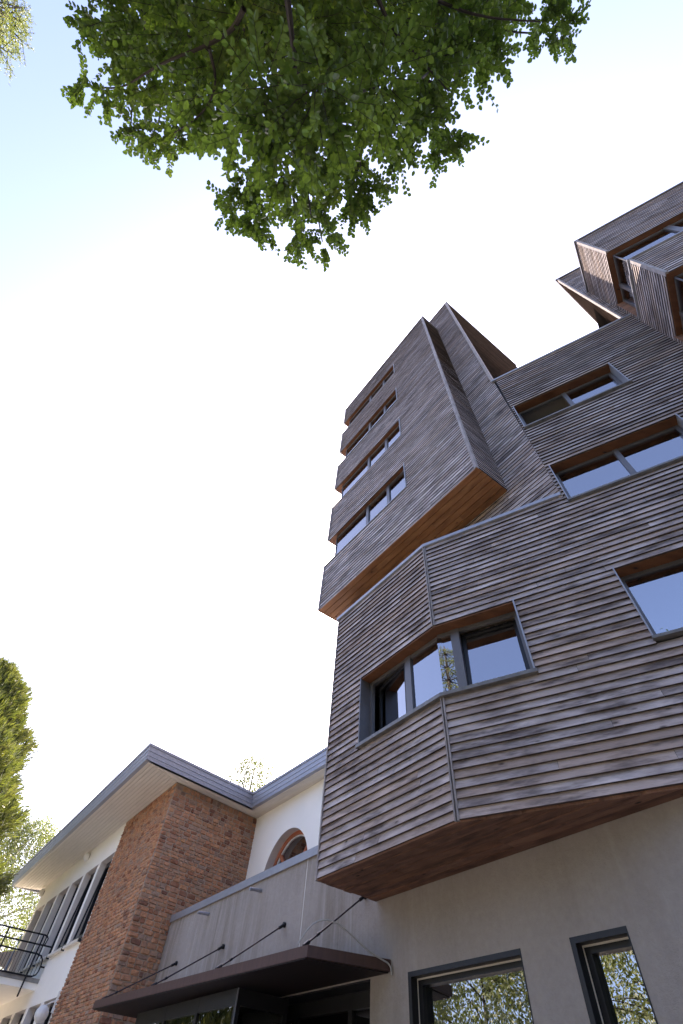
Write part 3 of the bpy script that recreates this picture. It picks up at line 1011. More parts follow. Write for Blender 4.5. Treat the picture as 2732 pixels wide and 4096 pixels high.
# ---- rear tower (rises behind the projecting one)
SA, SB = -6.9, -1.485
SZ1 = 22.25
rt = MB()
wall_mesh(rt, FS, SA, SB, 7.95, SZ1, [])
FR = Frame(*FS.p(SB, 0, 11.0)[:2], 32, shear=LEAN, z0=11.0)
RD = 4.1
wall_mesh(rt, FR, 0, RD, ZT - .1, SZ1, [])
FS2 = F122(4.95 + RD, shear=LEAN, z0=11.0)
wall_mesh(rt, FS2, SA, SB, ZT - .1, SZ1, [])
rt.poly([FS.p(SA, 0, 8), FS.p(SA, 0, SZ1), FS2.p(SA, 0, SZ1), FS2.p(SA, 0, 8)])
rt.poly([FS.p(SA, 0, SZ1 - .02), FS.p(SB, 0, SZ1 - .02), FS2.p(SB, 0, SZ1 - .02), FS2.p(SA, 0, SZ1 - .02)])
RT = rt.build('rear_tower_wall', 'membrane', TB)
boards_joined(RT, courses(FS, -4.2, SB, 7.96, SZ1, [], lmin=2, lmax=4))
boards_joined(RT, courses(FR, 0.02, RD, ZT - .05, SZ1, [], lmin=1, lmax=3), 'side_boards')
c = [FS.p(SB - .05 if k == 0 else SB + .02, d, z) for z in (ZT + .03, SZ1) for k, d in ((0, .05), (1, .05), (1, -.03), (0, -.03))]
batten(RT, c)
cp = MB()
cp.extrude([FS.p(SA, 0, SZ1)[:2], FS.p(SB, 0, SZ1)[:2], FR.p(RD, 0, SZ1)[:2]], [(.05, SZ1 - .01), (.05, SZ1 + .05), (-.2, SZ1 + .05), (-.2, SZ1 - .01)])
cp.build('coping', 'frame_metal', RT)

# ---- upper right block with corner windows, and the block behind it
BR = ((12.58, 13.74), (10.0, 11.08), (7.4, 8.5))
BZ0, BZ1 = 6.2, 15.70
BE = 9.2
bb = MB()
holF = [(5.3, BE, a, b_) for a, b_ in BR]
holS = [(.14, 1.5, a, b_) for a, b_ in BR]
wall_mesh(bb, FVF, 5.44, BE + .6, BZ0, BZ1, holF)
wall_mesh(bb, FV, 0, 1.33, BZ0, BZ1, holS)
bbands = [(BZ0, BR[2][0]), (BR[2][1], BR[1][0]), (BR[1][1], BR[0][0]), (BR[0][1], BZ1)]
for a, b_ in bbands:
    for z in (a + .012, b_):
        bb.poly([FVF.p(5.44, 0, z), FVF.p(BE + .6, 0, z), FVF.p(BE + .6, -3, z), FVF.p(5.44, -3, z)], None, 1)
bb.poly([FVF.p(5.44, -2.4, BZ0), FVF.p(BE + .6, -2.4, BZ0), FVF.p(BE + .6, -2.4, BZ1), FVF.p(5.44, -2.4, BZ1)], None, 1)
bb.poly([FVF.p(BE + .6, 0, BZ0), FVF.p(BE + .6, -2.4, BZ0), FVF.p(BE + .6, -2.4, BZ1), FVF.p(BE + .6, 0, BZ1)])
BB = bb.build('corner_block_wall', ['membrane', 'room_dark'], TB)
boards_joined(BB, courses(FVF, 5.47, BE + .6, BZ0, BZ1, holF, lmin=2, lmax=4))
boards_joined(BB, courses(FV, 0, 1.30, BZ0, BZ1, holS, lmin=2, lmax=4), 'side_boards')
for a, b_ in bbands:
    vbatten(BB, FVF, 5.425, 5.475, -.03, .046, a - .012, b_)
cp = MB()
cp.extrude([FV.p(-.02, 0, 0)[:2], FV.p(1.33, 0, 0)[:2], FVF.p(BE + .6, 0, 0)[:2]], [(.05, BZ1 - .01), (.05, BZ1 + .05), (-.2, BZ1 + .05), (-.2, BZ1 - .01)])
cp.build('coping', 'frame_metal', BB)
for i, (a, b_) in enumerate(BR):
    f = MB()
    d = -.1
    f.box(FVF, 5.54, BE, d - .05, d, a, a + .05); f.box(FVF, 5.54, BE, d - .05, d, b_ - .07, b_ - .014)
    for m_ in (6.62, 7.7):
        f.box(FVF, m_ - .06, m_ + .06, d - .05, d + .012, a, b_ - .014)
    f.box(FV, .14, 1.23, d - .05, d, a, a + .05); f.box(FV, .14, 1.23, d - .05, d, b_ - .07, b_ - .014)
    f.box(FV, .50, .58, d - .05, d + .01, a, b_ - .014); f.box(FV, .145, .2, d - .05, d + .003, a, b_ - .014)
    f.box(FVF, 5.532, 5.552, d - .02, d + .003, a + .05, b_ - .07)
    w = f.build('window', 'frame_metal', TB)
    for x, y in ((5.545, 6.62), (6.62, 7.7), (7.7, BE)):
        pane(w, FVF, x, y, a + .03, b_ - .05, d - .02)
    for x, y in ((.16, .54), (.54, 1.22)):
        pane(w, FV, x, y, a + .03, b_ - .05, d - .02)
    h = MB(); h.box(FVF, 5.436, BE, -.26, .004, b_ - .014, b_ + .004); h.box(FV, .14, 1.068, -.26, .004, b_ - .014, b_ + .004)
    h.build('head_lining', 'shaded_head_wood', w)
    s_ = MB(); s_.box(FVF, 5.40, BE, -.26, .055, a - .02, a + .012); s_.box(FV, .12, 1.065, -.26, .055, a - .02, a + .012); s_.build('sill', 'coping_metal', w)
    j = MB(); j.box(FV, .128, .14, -.26, .04, a + .013, b_ + .012); j.build('jamb_trim', 'soffit_dark', w)
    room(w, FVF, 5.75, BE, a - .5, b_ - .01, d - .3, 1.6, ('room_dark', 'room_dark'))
QT = 5.27
QZ1 = 17.87
FQ = Frame(*FA.p(QT, 0, 0)[:2], -148)
qb = MB()
wall_mesh(qb, FA, QT, 10, ZT - .1, QZ1, [])
wall_mesh(qb, FQ, -4.2, 0, ZT - .1, QZ1, [])
qb.poly([FA.p(QT, 0, QZ1 - .02), FA.p(10, 0, QZ1 - .02), FA.p(10, -3.8, QZ1 - .02), FQ.p(-4.2, 0, QZ1 - .02)])
qb.poly([FA.p(10, -3.8, ZT), FA.p(10, -3.8, QZ1), FQ.p(-4.2, 0, QZ1), FQ.p(-4.2, 0, ZT)])
qb.poly([FA.p(10, 0, ZT), FA.p(10, 0, QZ1), FA.p(10, -3.8, QZ1), FA.p(10, -3.8, ZT)])
QB = qb.build('upper_block_wall', 'membrane', TB)
boards_joined(QB, courses(FA, QT + .03, 9.9, ZT + .06, QZ1, [], lmin=2, lmax=4))
boards_joined(QB, courses(FQ, -4.2, -.03, ZT + .06, QZ1, [], lmin=1.5, lmax=3), 'side_boards')
vbatten(QB, FA, QT - .015, QT + .03, -.03, .045, ZT + .05, QZ1)
cp = MB()
cp.extrude([FQ.p(-4.2, 0, 0)[:2], FQ.p(0, 0, 0)[:2], FA.p(10, 0, 0)[:2]], [(.05, QZ1 - .01), (.05, QZ1 + .05), (-.2, QZ1 + .05), (-.2, QZ1 - .01)])
cp.build('coping', 'frame_metal', QB)

# ------------------------------------------------------------------ the old house
OH = thing('old_house', 'white rendered house with deep cream eaves, zinc roof edge and a reddish stone front', 'house', (-6.0, 17.0, 0.0))
WT = 7.24
CB = -16.70                                             # where the stone facing ends on the long wall
CE = -25.25
WIN_U = [(-17.94 - 1.396 * k, -16.78 - 1.396 * k, 4.62, 6.52) for k in range(6)]
WIN_L = [(-18.02 - 1.42 * k, -16.88 - 1.42 * k, 1.5, 3.58) for k in range(6)]
hw = MB()
wall_mesh(hw, FC, CE, CB, -.2, WT + .05, WIN_U + WIN_L, d=0.0)
for (a, b_, c_, e_) in WIN_U + WIN_L:
    for q in (((a, 0, c_), (a, 0, e_), (a, -.24, e_), (a, -.24, c_)), ((b_, 0, c_), (b_, -.24, c_), (b_, -.24, e_), (b_, 0, e_)),
              ((a, 0, e_), (b_, 0, e_), (b_, -.24, e_), (a, -.24, e_)), ((a, 0, c_), (a, -.24, c_), (b_, -.24, c_), (b_, 0, c_))):
        hw.poly([FC.p(*v) for v in q], None, 1)
hw.poly([FC.p(CE, 0, 0), FC.p(CE, 0, WT + .05), FC.p(CE, -7, WT + .05), FC.p(CE, -7, 0)])
hw.poly([FC.p(CE, -7, 0), FC.p(CE, -7, WT), FC.p(-6.2, -7, WT), FC.p(-6.2, -7, 0)])
HWO = hw.build('house_wall', ['white_render', 'reveal_plaster'], OH)
# wall with the round window
CS, CZ, CR = -11.68, 5.485, 1.015
ew = MB()
SI = -13.58
bx = (-12.95, -10.41, 4.35, 6.62)
wall_mesh(ew, FE, SI, -6.0, 3.9, WT + .05, [bx], d=0.0)
nseg = 64


def on_rect(ang):
    dx, dz = math.cos(ang), math.sin(ang)
    k = min((bx[1] - CS) / dx if dx > 1e-9 else ((bx[0] - CS) / dx if dx < -1e-9 else 1e9),
            (bx[3] - CZ) / dz if dz > 1e-9 else ((bx[2] - CZ) / dz if dz < -1e-9 else 1e9))
    return (CS + dx * k, CZ + dz * k)


angs = sorted([2 * math.pi * i / nseg for i in range(nseg)] + [math.atan2(z - CZ, x - CS) % (2 * math.pi) for x in bx[:2] for z in bx[2:]])
for a, b_ in zip(angs, angs[1:] + [angs[0] + 2 * math.pi]):
    p0, p1 = (CS + CR * math.cos(a), CZ + CR * math.sin(a)), (CS + CR * math.cos(b_), CZ + CR * math.sin(b_))
    r0, r1 = on_rect(a), on_rect(b_)
    ew.poly([FE.p(p0[0], 0, p0[1]), FE.p(r0[0], 0, r0[1]), FE.p(r1[0], 0, r1[1]), FE.p(p1[0], 0, p1[1])], [p0, r0, r1, p1])
    ew.poly([FE.p(p0[0], 0, p0[1]), FE.p(p1[0], 0, p1[1]), FE.p(p1[0], -.26, p1[1]), FE.p(p0[0], -.26, p0[1])], None, 1)
EW = ew.build('gable_wall', ['white_render', 'reveal_plaster'], OH)
rw = MB()


def ringseg(mb, r0, r1, d0, d1, n=48):
    for i in range(n):
        a, b_ = 2 * math.pi * i / n, 2 * math.pi * (i + 1) / n
        P = lambda r, t, d: FE.p(CS + r * math.cos(t), d, CZ + r * math.sin(t))
        mb.poly([P(r0, a, d1), P(r1, a, d1), P(r1, b_, d1), P(r0, b_, d1)])
        mb.poly([P(r0, a, d0), P(r0, a, d1), P(r0, b_, d1), P(r0, b_, d0)])


ringseg(rw, .93, CR + .01, -.30, -.20)
for ang in (45, 135):
    t = R(ang)
    ux, uz = math.cos(t), math.sin(t)
    c = []
    for d in (-.29, -.215):
        for l, w_ in ((-.95, -.035), (.95, -.035), (.95, .035), (-.95, .035)):
            c.append(FE.p(CS + ux * l - uz * w_, d, CZ + uz * l + ux * w_))
    rw.hexa(c)
RWO = rw.build('round_window', 'terracotta_paint', OH)
rs = MB(); ringseg(rs, .905, .932, -.27, -.235); rs.build('glazing_seal', 'white_paint', RWO)
rp = MB()
rp.poly([FE.p(CS + .93 * math.cos(2 * math.pi * i / 40), -.262, CZ + .93 * math.sin(2 * math.pi * i / 40)) for i in range(40)])
rp.poly([FE.p(CS + .93 * math.cos(2 * math.pi * i / 40), -.27, CZ + .93 * math.sin(2 * math.pi * i / 40)) for i in range(40)][::-1])
rp.build('pane', 'window_glass', RWO)
room(RWO, FE, CS - 1.1, CS + 1.1, CZ - 1.1, CZ + 1.1, -.31, 1.5, ('room_dark', 'room_dark'))

# upper and lower windows of the long wall
for k, (a, b_, c_, e_) in enumerate(WIN_U + WIN_L):
    if k in (10, 11):
        continue
    f = MB()
    f.box(FC, a, a + .06, -.24, -.18, c_, e_); f.box(FC, b_ - .06, b_, -.24, -.18, c_, e_)
    f.box(FC, a + .06, b_ - .06, -.24, -.18, e_ - .07, e_); f.box(FC, a + .06, b_ - .06, -.24, -.18, c_, c_ + .07)
    w = f.build('window', 'frame_black', OH)
    pane(w, FC, a + .05, b_ - .05, c_ + .05, e_ - .05, -.215)
    bl = MB(); bl.box(FC, a + .02, b_ - .02, -.30, -.28, c_, e_); bl.build('blind', 'brown_panel', w)
    if k < 6:
        sl_ = MB(); sl_.box(FC, a - .05, b_ + .03, -.02, .10, c_ - .07, c_ - .012); sl_.build('sill', 'cream_paint', w)
        sl_ = MB(); sl_.box(FC, b_ + .031, b_ + .05, -.02, .085, c_ - .08, c_ - .015); sl_.build('sill_end', 'frame_black', w)
    if k in (0, 1):                                   # sashes left ajar, tipped out at the foot
        sh = MB()
        for x0, x1, y0, y1 in ((a + .06, a + .13, c_ + .07, e_ - .08), (b_ - .13, b_ - .06, c_ + .07, e_ - .08), (a + .13, b_ - .13, c_ + .07, c_ + .14), (a + .13, b_ - .13, e_ - .15, e_ - .08)):
            q = []
            for z in (y0, y1):
                o_ = -.17 + .13 * (e_ - z) / (e_ - c_)
                q += [FC.p(x0, o_, z), FC.p(x1, o_, z), FC.p(x1, o_ - .035, z), FC.p(x0, o_ - .035, z)]
            sh.hexa(q)
        sh.build('sash', 'frame_black', w)

# ---- stone facing
AR0, AR1 = FC.p(CB, 0, 0), FD.p(0, 0, 0)
LC = math.hypot(AR1[0] - AR0[0], AR1[1] - AR0[1])
FC2 = Frame(AR0[0], AR0[1], math.degrees(math.atan2(AR1[1] - AR0[1], AR1[0] - AR0[0])))
LD = 2.72
mo = MB()
wall_mesh(mo, FC2, 0, LC + .007, -.2, WT + .04, [], d=0.006)
wall_mesh(mo, FD, -.007, LD, -.2, WT + .04, [], d=0.006)
SF = mo.build('stone_wall', 'mortar', OH)


def project(p):
    x, y, z = p[0], p[1], p[2] - 1.6
    cx = RW[0][0] * x + RW[1][0] * y + RW[2][0] * z
    cy = RW[0][1] * x + RW[1][1] * y + RW[2][1] * z
    cz = RW[0][2] * x + RW[1][2] * y + RW[2][2] * z
    return (cx / cz * 1890 + 1366, cy / cz * 1890 + 2048) if cz > .1 else (-9999, -9999)


def emit_stone(mb, fr, a, b_, z0, z1, bulge, rnd):
    n = 4
    P = {}
    w, h = b_ - a, z1 - z0
    for i in range(n):
        for j in range(n):
            e = (i in (0, n - 1)) + (j in (0, n - 1))
            u_ = (0, .13, .87, 1)[i]; v_ = (0, .17, .83, 1)[j]
            d = -.004 if e else bulge * random.uniform(.55, 1.15)
            x = a + w * u_ + (random.uniform(-.1, .1) * w if not e else random.uniform(-.006, .006))
            z = z0 + h * v_ + (random.uniform(-.1, .1) * h if not e else random.uniform(-.005, .005))
            if e == 2:
                x += (.014 if i == 0 else -.014); z += (.010 if j == 0 else -.010)
            P[i, j] = (fr.p(x, d + .006, z), (x, z))
    for i in range(n - 1):
        for j in range(n - 1):
            q = [P[i, j], P[i + 1, j], P[i + 1, j + 1], P[i, j + 1]]
            mb.poly([k[0] for k in q], [k[1] for k in q], 0, rnd)


stones = []
for fr, L, hmin, hmax, wmin, wmax, gap, dface in ((FC2, LC, .066, .084, .11, .24, .012, False), (FD, LD, .062, .110, .08, .27, .009, True)):
    z = 2.1
    while z < WT - .03:
        h = random.uniform(hmin, hmax)
        if WT - z < .15: h = WT - z
        x = 0.0
        while x < L - .02:
            w = random.uniform(wmin, wmax)
            if L - (x + w) < wmin * .7: w = L - x
            zz = z
            if dface and random.random() < .12 and z + 2 * h < WT and False:
                pass
            bul = random.uniform(.012, .030) if dface else random.uniform(.016, .034)
            rnd = random.random()
            st_ = (fr, x + gap / 2, x + w - gap / 2, zz + gap * .4, zz + h - gap * .4, bul, rnd)
            pr_ = [project(fr.p(*v)) for v in ((st_[1], 0, st_[3]), (st_[2], 0, st_[3]), (st_[2], 0, st_[4]), (st_[1], 0, st_[4]))]
            ar = abs(sum(pr_[i][0] * pr_[(i + 1) % 4][1] - pr_[(i + 1) % 4][0] * pr_[i][1] for i in range(4))) / 2
            if min(p_[1] for p_ in pr_) > 4096 or (dface and x > .9 and z < 4.6) or (dface and z < 3.1):
                ar = 0
            stones.append((ar, st_))
            x += w
        z += h
stones.sort(key=lambda t: -t[0])
for ar, st_ in stones[:300]:
    mb = MB(); emit_stone(mb, *st_); mb.build('stone', 'sandstone', SF)
mb = MB()
for ar, st_ in stones[300:]:
    emit_stone(mb, *st_)
mb.build('stones', 'sandstone', SF, kind='stuff')

# ---- eaves
P1, P2, P3 = (-11.30, 23.78), (-4.17, 12.27), (-1.60, 14.41)
P4 = (P3[0] + math.cos(R(-57)) * 7.6, P3[1] + math.sin(R(-57)) * 7.6)
fz = 7.25
fa = MB()
fa.extrude([P1, P2, P3, P4], [(0, fz), (0.012, fz + .085), (-.1, fz + .085), (-.1, fz)])
fa.extrude([P1, P2, P3, P4], [(0.022, fz + .087), (0.034, fz + .185), (-.1, fz + .185), (-.1, fz + .087)])
fa.extrude([P1, P2, P3, P4], [(0.044, fz + .187), (0.056, fz + .29), (-.1, fz + .29), (-.1, fz + .187)])
fa.extrude([P1, P2, P3, P4], [(0.075, fz + .292), (0.085, fz + .345), (-.1, fz + .36), (-.1, fz + .292)])
fa.build('roof_edge', 'zinc', OH)
# roof end at the far side
EX = FC.p(CE - .36, -7, 0)[:2]
rf = MB()
rf.extrude([(EX[0], EX[1]), P1], [(0, fz), (0.03, fz + .33), (-.1, fz + .33), (-.1, fz)])
rf.poly([(*P1, fz + .34), (*P2, fz + .34), (*P3, fz + .34), (*P4, fz + .34), (*FC.p(-6, -7.3, 0)[:2], fz + .9), (*EX, fz + .9)])
ROOF = rf.build('roof', 'zinc', OH)


def splank(parent, q, z, th=.018):
    mb = MB()
    mb.hexa([(*p_, zz) for zz in (z, z + th) for p_ in q], 0, random.random())
    dx, dy = q[1][0] - q[0][0], q[1][1] - q[0][1]
    l = math.hypot(dx, dy) or 1
    dx, dy = dx / l, dy / l
    mb.uv = [[(v[0] * dx + v[1] * dy, -v[0] * dy + v[1] * dx) for v in [mb.v[k] for k in f_]] for f_ in mb.f]
    return mb.build('soffit_board', 'cream_paint', parent)


sb = MB()
sb.poly([(*P1, fz + .03), (*P2, fz + .03), AR1[:2] + (fz + .03,), FC.p(CE - .4, 0, fz + .03)])
sb.poly([(*P2, fz + .03), (*P3, fz + .03), FD.p(LD, 0, fz + .03), FD.p(0, 0, fz + .03)])
sb.poly([(*P3, fz + .03), (*P4, fz + .03), FE.p(-6, 0, fz + .03), FE.p(SI, 0, fz + .03)])
SOF = sb.build('soffit', 'cream_paint', OH)
lerp = lambda a, b_, t: (a[0] + (b_[0] - a[0]) * t, a[1] + (b_[1] - a[1]) * t)
CW_L = FC.p(CE - .36, 0, 0)[:2]
nC = 11
for i in range(nC):
    t0, t1 = i / nC, (i + 1) / nC - .014
    a0, a1 = lerp(P1, CW_L, t0), lerp(P1, CW_L, t1)
    b0, b1 = lerp(P2, AR1, t0), lerp(P2, AR1, t1)
    cut = [0, .5 + .38 * random.uniform(-1, 1), 1]
    for c0, c1 in zip(cut, cut[1:]):
        splank(SOF, [lerp(a0, b0, c0), lerp(a0, b0, c1 - .0006), lerp(a1, b1, c1 - .0006), lerp(a1, b1, c0)], fz + random.uniform(0, .005))
IN1 = FD.p(LD, 0, 0)[:2]
for t0, t1 in ((0, .30), (.305, 1.0)):
    splank(SOF, [lerp(P2, AR1, t0), lerp(P3, IN1, t0), lerp(P3, IN1, t1), lerp(P2, AR1, t1)], fz + (.003 if t0 else 0))
EW1 = FE.p(-6.0, 0, 0)[:2]
for i in range(4):
    t0, t1 = i / 4, (i + 1) / 4 - .012
    splank(SOF, [lerp(P3, IN1, t0), lerp(P4, EW1, t0), lerp(P4, EW1, t1), lerp(P3, IN1, t1)], fz + random.uniform(0, .005))

# ---- balcony of the old house
BS, BD = -19.60, 2.6
bc = MB()
bc.box(FC, -25.0, BS, .001, BD, 3.92, 4.05)
BAL = bc.build('balcony', 'white_render', OH)
bt = MB(); bt.box(FC, -25.0, BS + .03, .001, BD + .03, 4.05, 4.14); bt.build('balcony_floor', 'concrete', BAL)
rl = MB()
FRL = Frame(*FC.p(BS + .07, 0, 0)[:2], -148)            # s runs outward from the wall, d to the right... seen side
Pq = lambda o_, z: FC.p(BS + .07, o_, z)
rl.tube([Pq(.26, 4.80), Pq(.24, 4.94), Pq(.28, 4.985), Pq(.36, 5.0), Pq(BD, 4.985)], .019, 8)
rl.tube([Pq(.02, 4.79), Pq(BD, 4.775)], .019, 8)
rl.tube([Pq(BD, 4.60), Pq(.36, 4.60), Pq(.22, 4.575), Pq(.15, 4.50), Pq(.13, 4.40), Pq(.13, 4.28), Pq(.16, 4.20), Pq(.24, 4.155), Pq(.36, 4.145), Pq(BD, 4.145)], .019, 8)
rl.tube([Pq(.02, 4.37), Pq(.13, 4.37)], .019, 8)
for o_ in (.39, 1.36, 2.34):
    rl.tube([Pq(o_, 3.74), Pq(o_, 5.0)], .024, 8)
RAIL = rl.build('railing', 'black_steel', BAL)
o_ = .22
while o_ < BD:
    q = MB(); q.tube([Pq(o_, 4.145), Pq(o_, 4.60)], .006, 5); q.build('baluster', 'black_steel', RAIL)
    o_ += .082

# ---- wall lamps on the house
for sp, lab in ((-19.85, 'white round wall lamp under the eaves, above the tall windows nearer the stone'), (-25.05, 'white round wall lamp under the eaves at the far corner of the white wall')):
    t = thing('wall_lamp', lab, 'lamp', FC.p(sp, 0, 6.98), 'wall lamps under the eaves')
    q = MB(); q.sphere(FC.p(sp, .07, 7.07), .13, .8, .8, 1.0); q.build('lamp_globe', 'lamp_white', t, smooth=True)
    q = MB(); q.tube([FC.p(sp, 0, 7.07), FC.p(sp, .03, 7.07)], .09, 14); q.build('lamp_base', 'frame_metal', t)
t = thing('globe_lamp', 'white globe lamp on a bracket beside the stone facing, above the ground windows', 'lamp', FC.p(-17.0, 0, 3.2))
q = MB(); q.sphere(FC.p(-16.86, .22, 3.26), .15); q.build('lamp_globe', 'lamp_white', t, smooth=True)
q = MB(); q.box(FC, -16.80, -16.74, .0, .05, 3.30, 3.66); q.tube([FC.p(-16.77, .03, 3.5), FC.p(-16.80, .14, 3.45), FC.p(-16.85, .2, 3.40)], .014, 6); q.build('bracket', 'white_paint', t)

# ---- things on the balcony
t = thing('parasol_stand', 'grey parasol pole in a dark round base on the balcony', 'parasol stand', FC.p(-20.9, .75, 4.14))
q = MB(); q.tube([FC.p(-20.9, .75, 4.14), FC.p(-20.9, .75, 4.22), FC.p(-20.9, .75, 4.26)], .26, 16, r1=.12); q.build('base', 'black_steel', t)
q = MB(); q.tube([FC.p(-20.9, .75, 4.2), FC.p(-20.9, .75, 5.15)], .02, 8); q.tube([FC.p(-20.9, .75, 4.2), FC.p(-20.9, .75, 4.6)], .035, 8); q.build('pole', 'zinc', t)
t = thing('shade_sail', 'cream shade sail with a red hem behind the balcony railing', 'shade sail', FC.p(-23.6, 1.0, 4.6))
q = MB()
A_, B_, C_ = FC.p(-24.6, .05, 5.35), FC.p(-24.4, 1.1, 5.06), FC.p(-24.8, .06, 4.85)
th = Vector((0.012, 0.0, 0.004))
q.poly([A_, B_, C_]); q.poly([tuple(Vector(x) + th) for x in (C_, B_, A_)])
for e0, e1 in ((A_, B_), (B_, C_), (C_, A_)):
    q.poly([e0, tuple(Vector(e0) + th), tuple(Vector(e1) + th), e1])
q.build('sail', 'sail_cream', t)
q = MB(); q.tube([B_, FC.p(-24.0, 2.6, 5.05)], .035, 6); q.build('hem', 'sail_red', t)

# ------------------------------------------------------------------ entrance canopy
CY = thing('entrance_canopy', 'flat rust brown steel canopy hung from rods over the glazed entrance', 'canopy', FG.p(-9, 0.5, 2.98))
cz0, cz1 = 2.995, 3.10
qa = [FG.p(-12.45, 1.33, 0)[:2], FG.p(-6.12, 1.0, 0)[:2], FG.p(-5.81, 0.004, 0)[:2], FG.p(-12.45, .004, 0)[:2]]
sl_ = MB()
sl_.hexa([(*p_, z) for z in (cz0, cz1) for p_ in qa])
SLAB = sl_.build('slab', 'canopy_steel', CY)
cen = (sum(p_[0] for p_ in qa) / 4, sum(p_[1] for p_ in qa) / 4)
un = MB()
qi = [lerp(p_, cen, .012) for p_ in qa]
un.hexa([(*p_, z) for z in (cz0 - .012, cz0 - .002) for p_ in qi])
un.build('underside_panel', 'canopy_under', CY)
for sw, sc_, dc in ((-6.32, -6.27, .96), (-8.36, -8.30, 1.06), (-10.39, -10.32, 1.16), (-12.37, -12.30, 1.26)):
    A_, B_ = Vector(FG.p(sw, .02, 3.80)), Vector(FG.p(sc_, dc, cz1 + .012))
    q = MB(); q.tube([A_, B_], .011, 8)
    rod = q.build('tie_rod', 'rod_steel', CY)
    d_ = (B_ - A_).normalized()
    for e0, e1, rr in ((A_ + d_ * .005, A_ + d_ * .10, .021), (B_ - d_ * .09, B_, .021), (B_ - d_ * .27, B_ - d_ * .23, .017), (Vector(FG.p(sw, 0, 3.80)), Vector(FG.p(sw, .035, 3.80)), .035)):
        q = MB(); q.tube([e0, e1], rr, 10)
        q.build('rod_fitting', 'black_steel', rod)

cb = MB()
pts = [FG.p(-6.30, 1.02, 3.13), FG.p(-6.22, .98, 3.24), FG.p(-6.17, .90, 3.33), FG.p(-6.10, .80, 3.365), FG.p(-6.05, .68, 3.355), FG.p(-6.00, .56, 3.30), FG.p(-5.95, .42, 3.22),
       FG.p(-5.90, .28, 3.14), FG.p(-5.84, .14, 3.09), FG.p(-5.785, .03, 3.05), FG.p(-5.78, .02, 2.96)]


def smooth_path(p, it=2):
    for _ in range(it):
        q = [p[0]]
        for a, b_ in zip(p, p[1:]):
            q += [tuple(a[i] * .75 + b_[i] * .25 for i in range(3)), tuple(a[i] * .25 + b_[i] * .75 for i in range(3))]
        p = q + [p[-1]]
    return p


cb.tube(smooth_path(pts), .009, 6)
tag(cb.build('cable', 'cable_grey'), 'loose pale grey cable looping over the corner of the entrance canopy', 'cable')

# ------------------------------------------------------------------ trees
def ray(px, py):
    """direction through a point of the photograph (2732 x 4096)"""
    v = (px - 1366, py - 2048, 1890.0)
    d = np.array([RW[i][0] * v[0] + RW[i][1] * v[1] + RW[i][2] * v[2] for i in range(3)])
    return d / np.linalg.norm(d)


CAMP = np.array([0, 0, 1.6])


def unit(v):
    return v / np.maximum(np.linalg.norm(v, axis=-1, keepdims=True), 1e-9)


def oval_leaves(base, axis, normal, length, width):
    """two quads per leaf, folded along the midrib -> (n*2*4,3)"""
    axis = unit(axis)
    side = unit(np.cross(normal, axis))
    nrm = np.cross(axis, side)
    L, W = length[:, None], width[:, None]
    def pt(a, b, c): return base + axis * L * a + side * W * b + nrm * W * c
    tip, b0 = pt(1.0, 0, -.08), base
    l1, l2 = pt(.28, .5, .14), pt(.74, .40, .10)
    r1, r2 = pt(.28, -.5, .14), pt(.74, -.40, .10)
    q = np.stack([b0, l1, l2, tip, b0, tip, r2, r1], axis=1)
    return q.reshape(-1, 3)


def limb(mb, pts, r0, r1, n=7):
    mb.tube(smooth_path([tuple(p) for p in pts], 2), r0, n, r1=r1, cap=False)


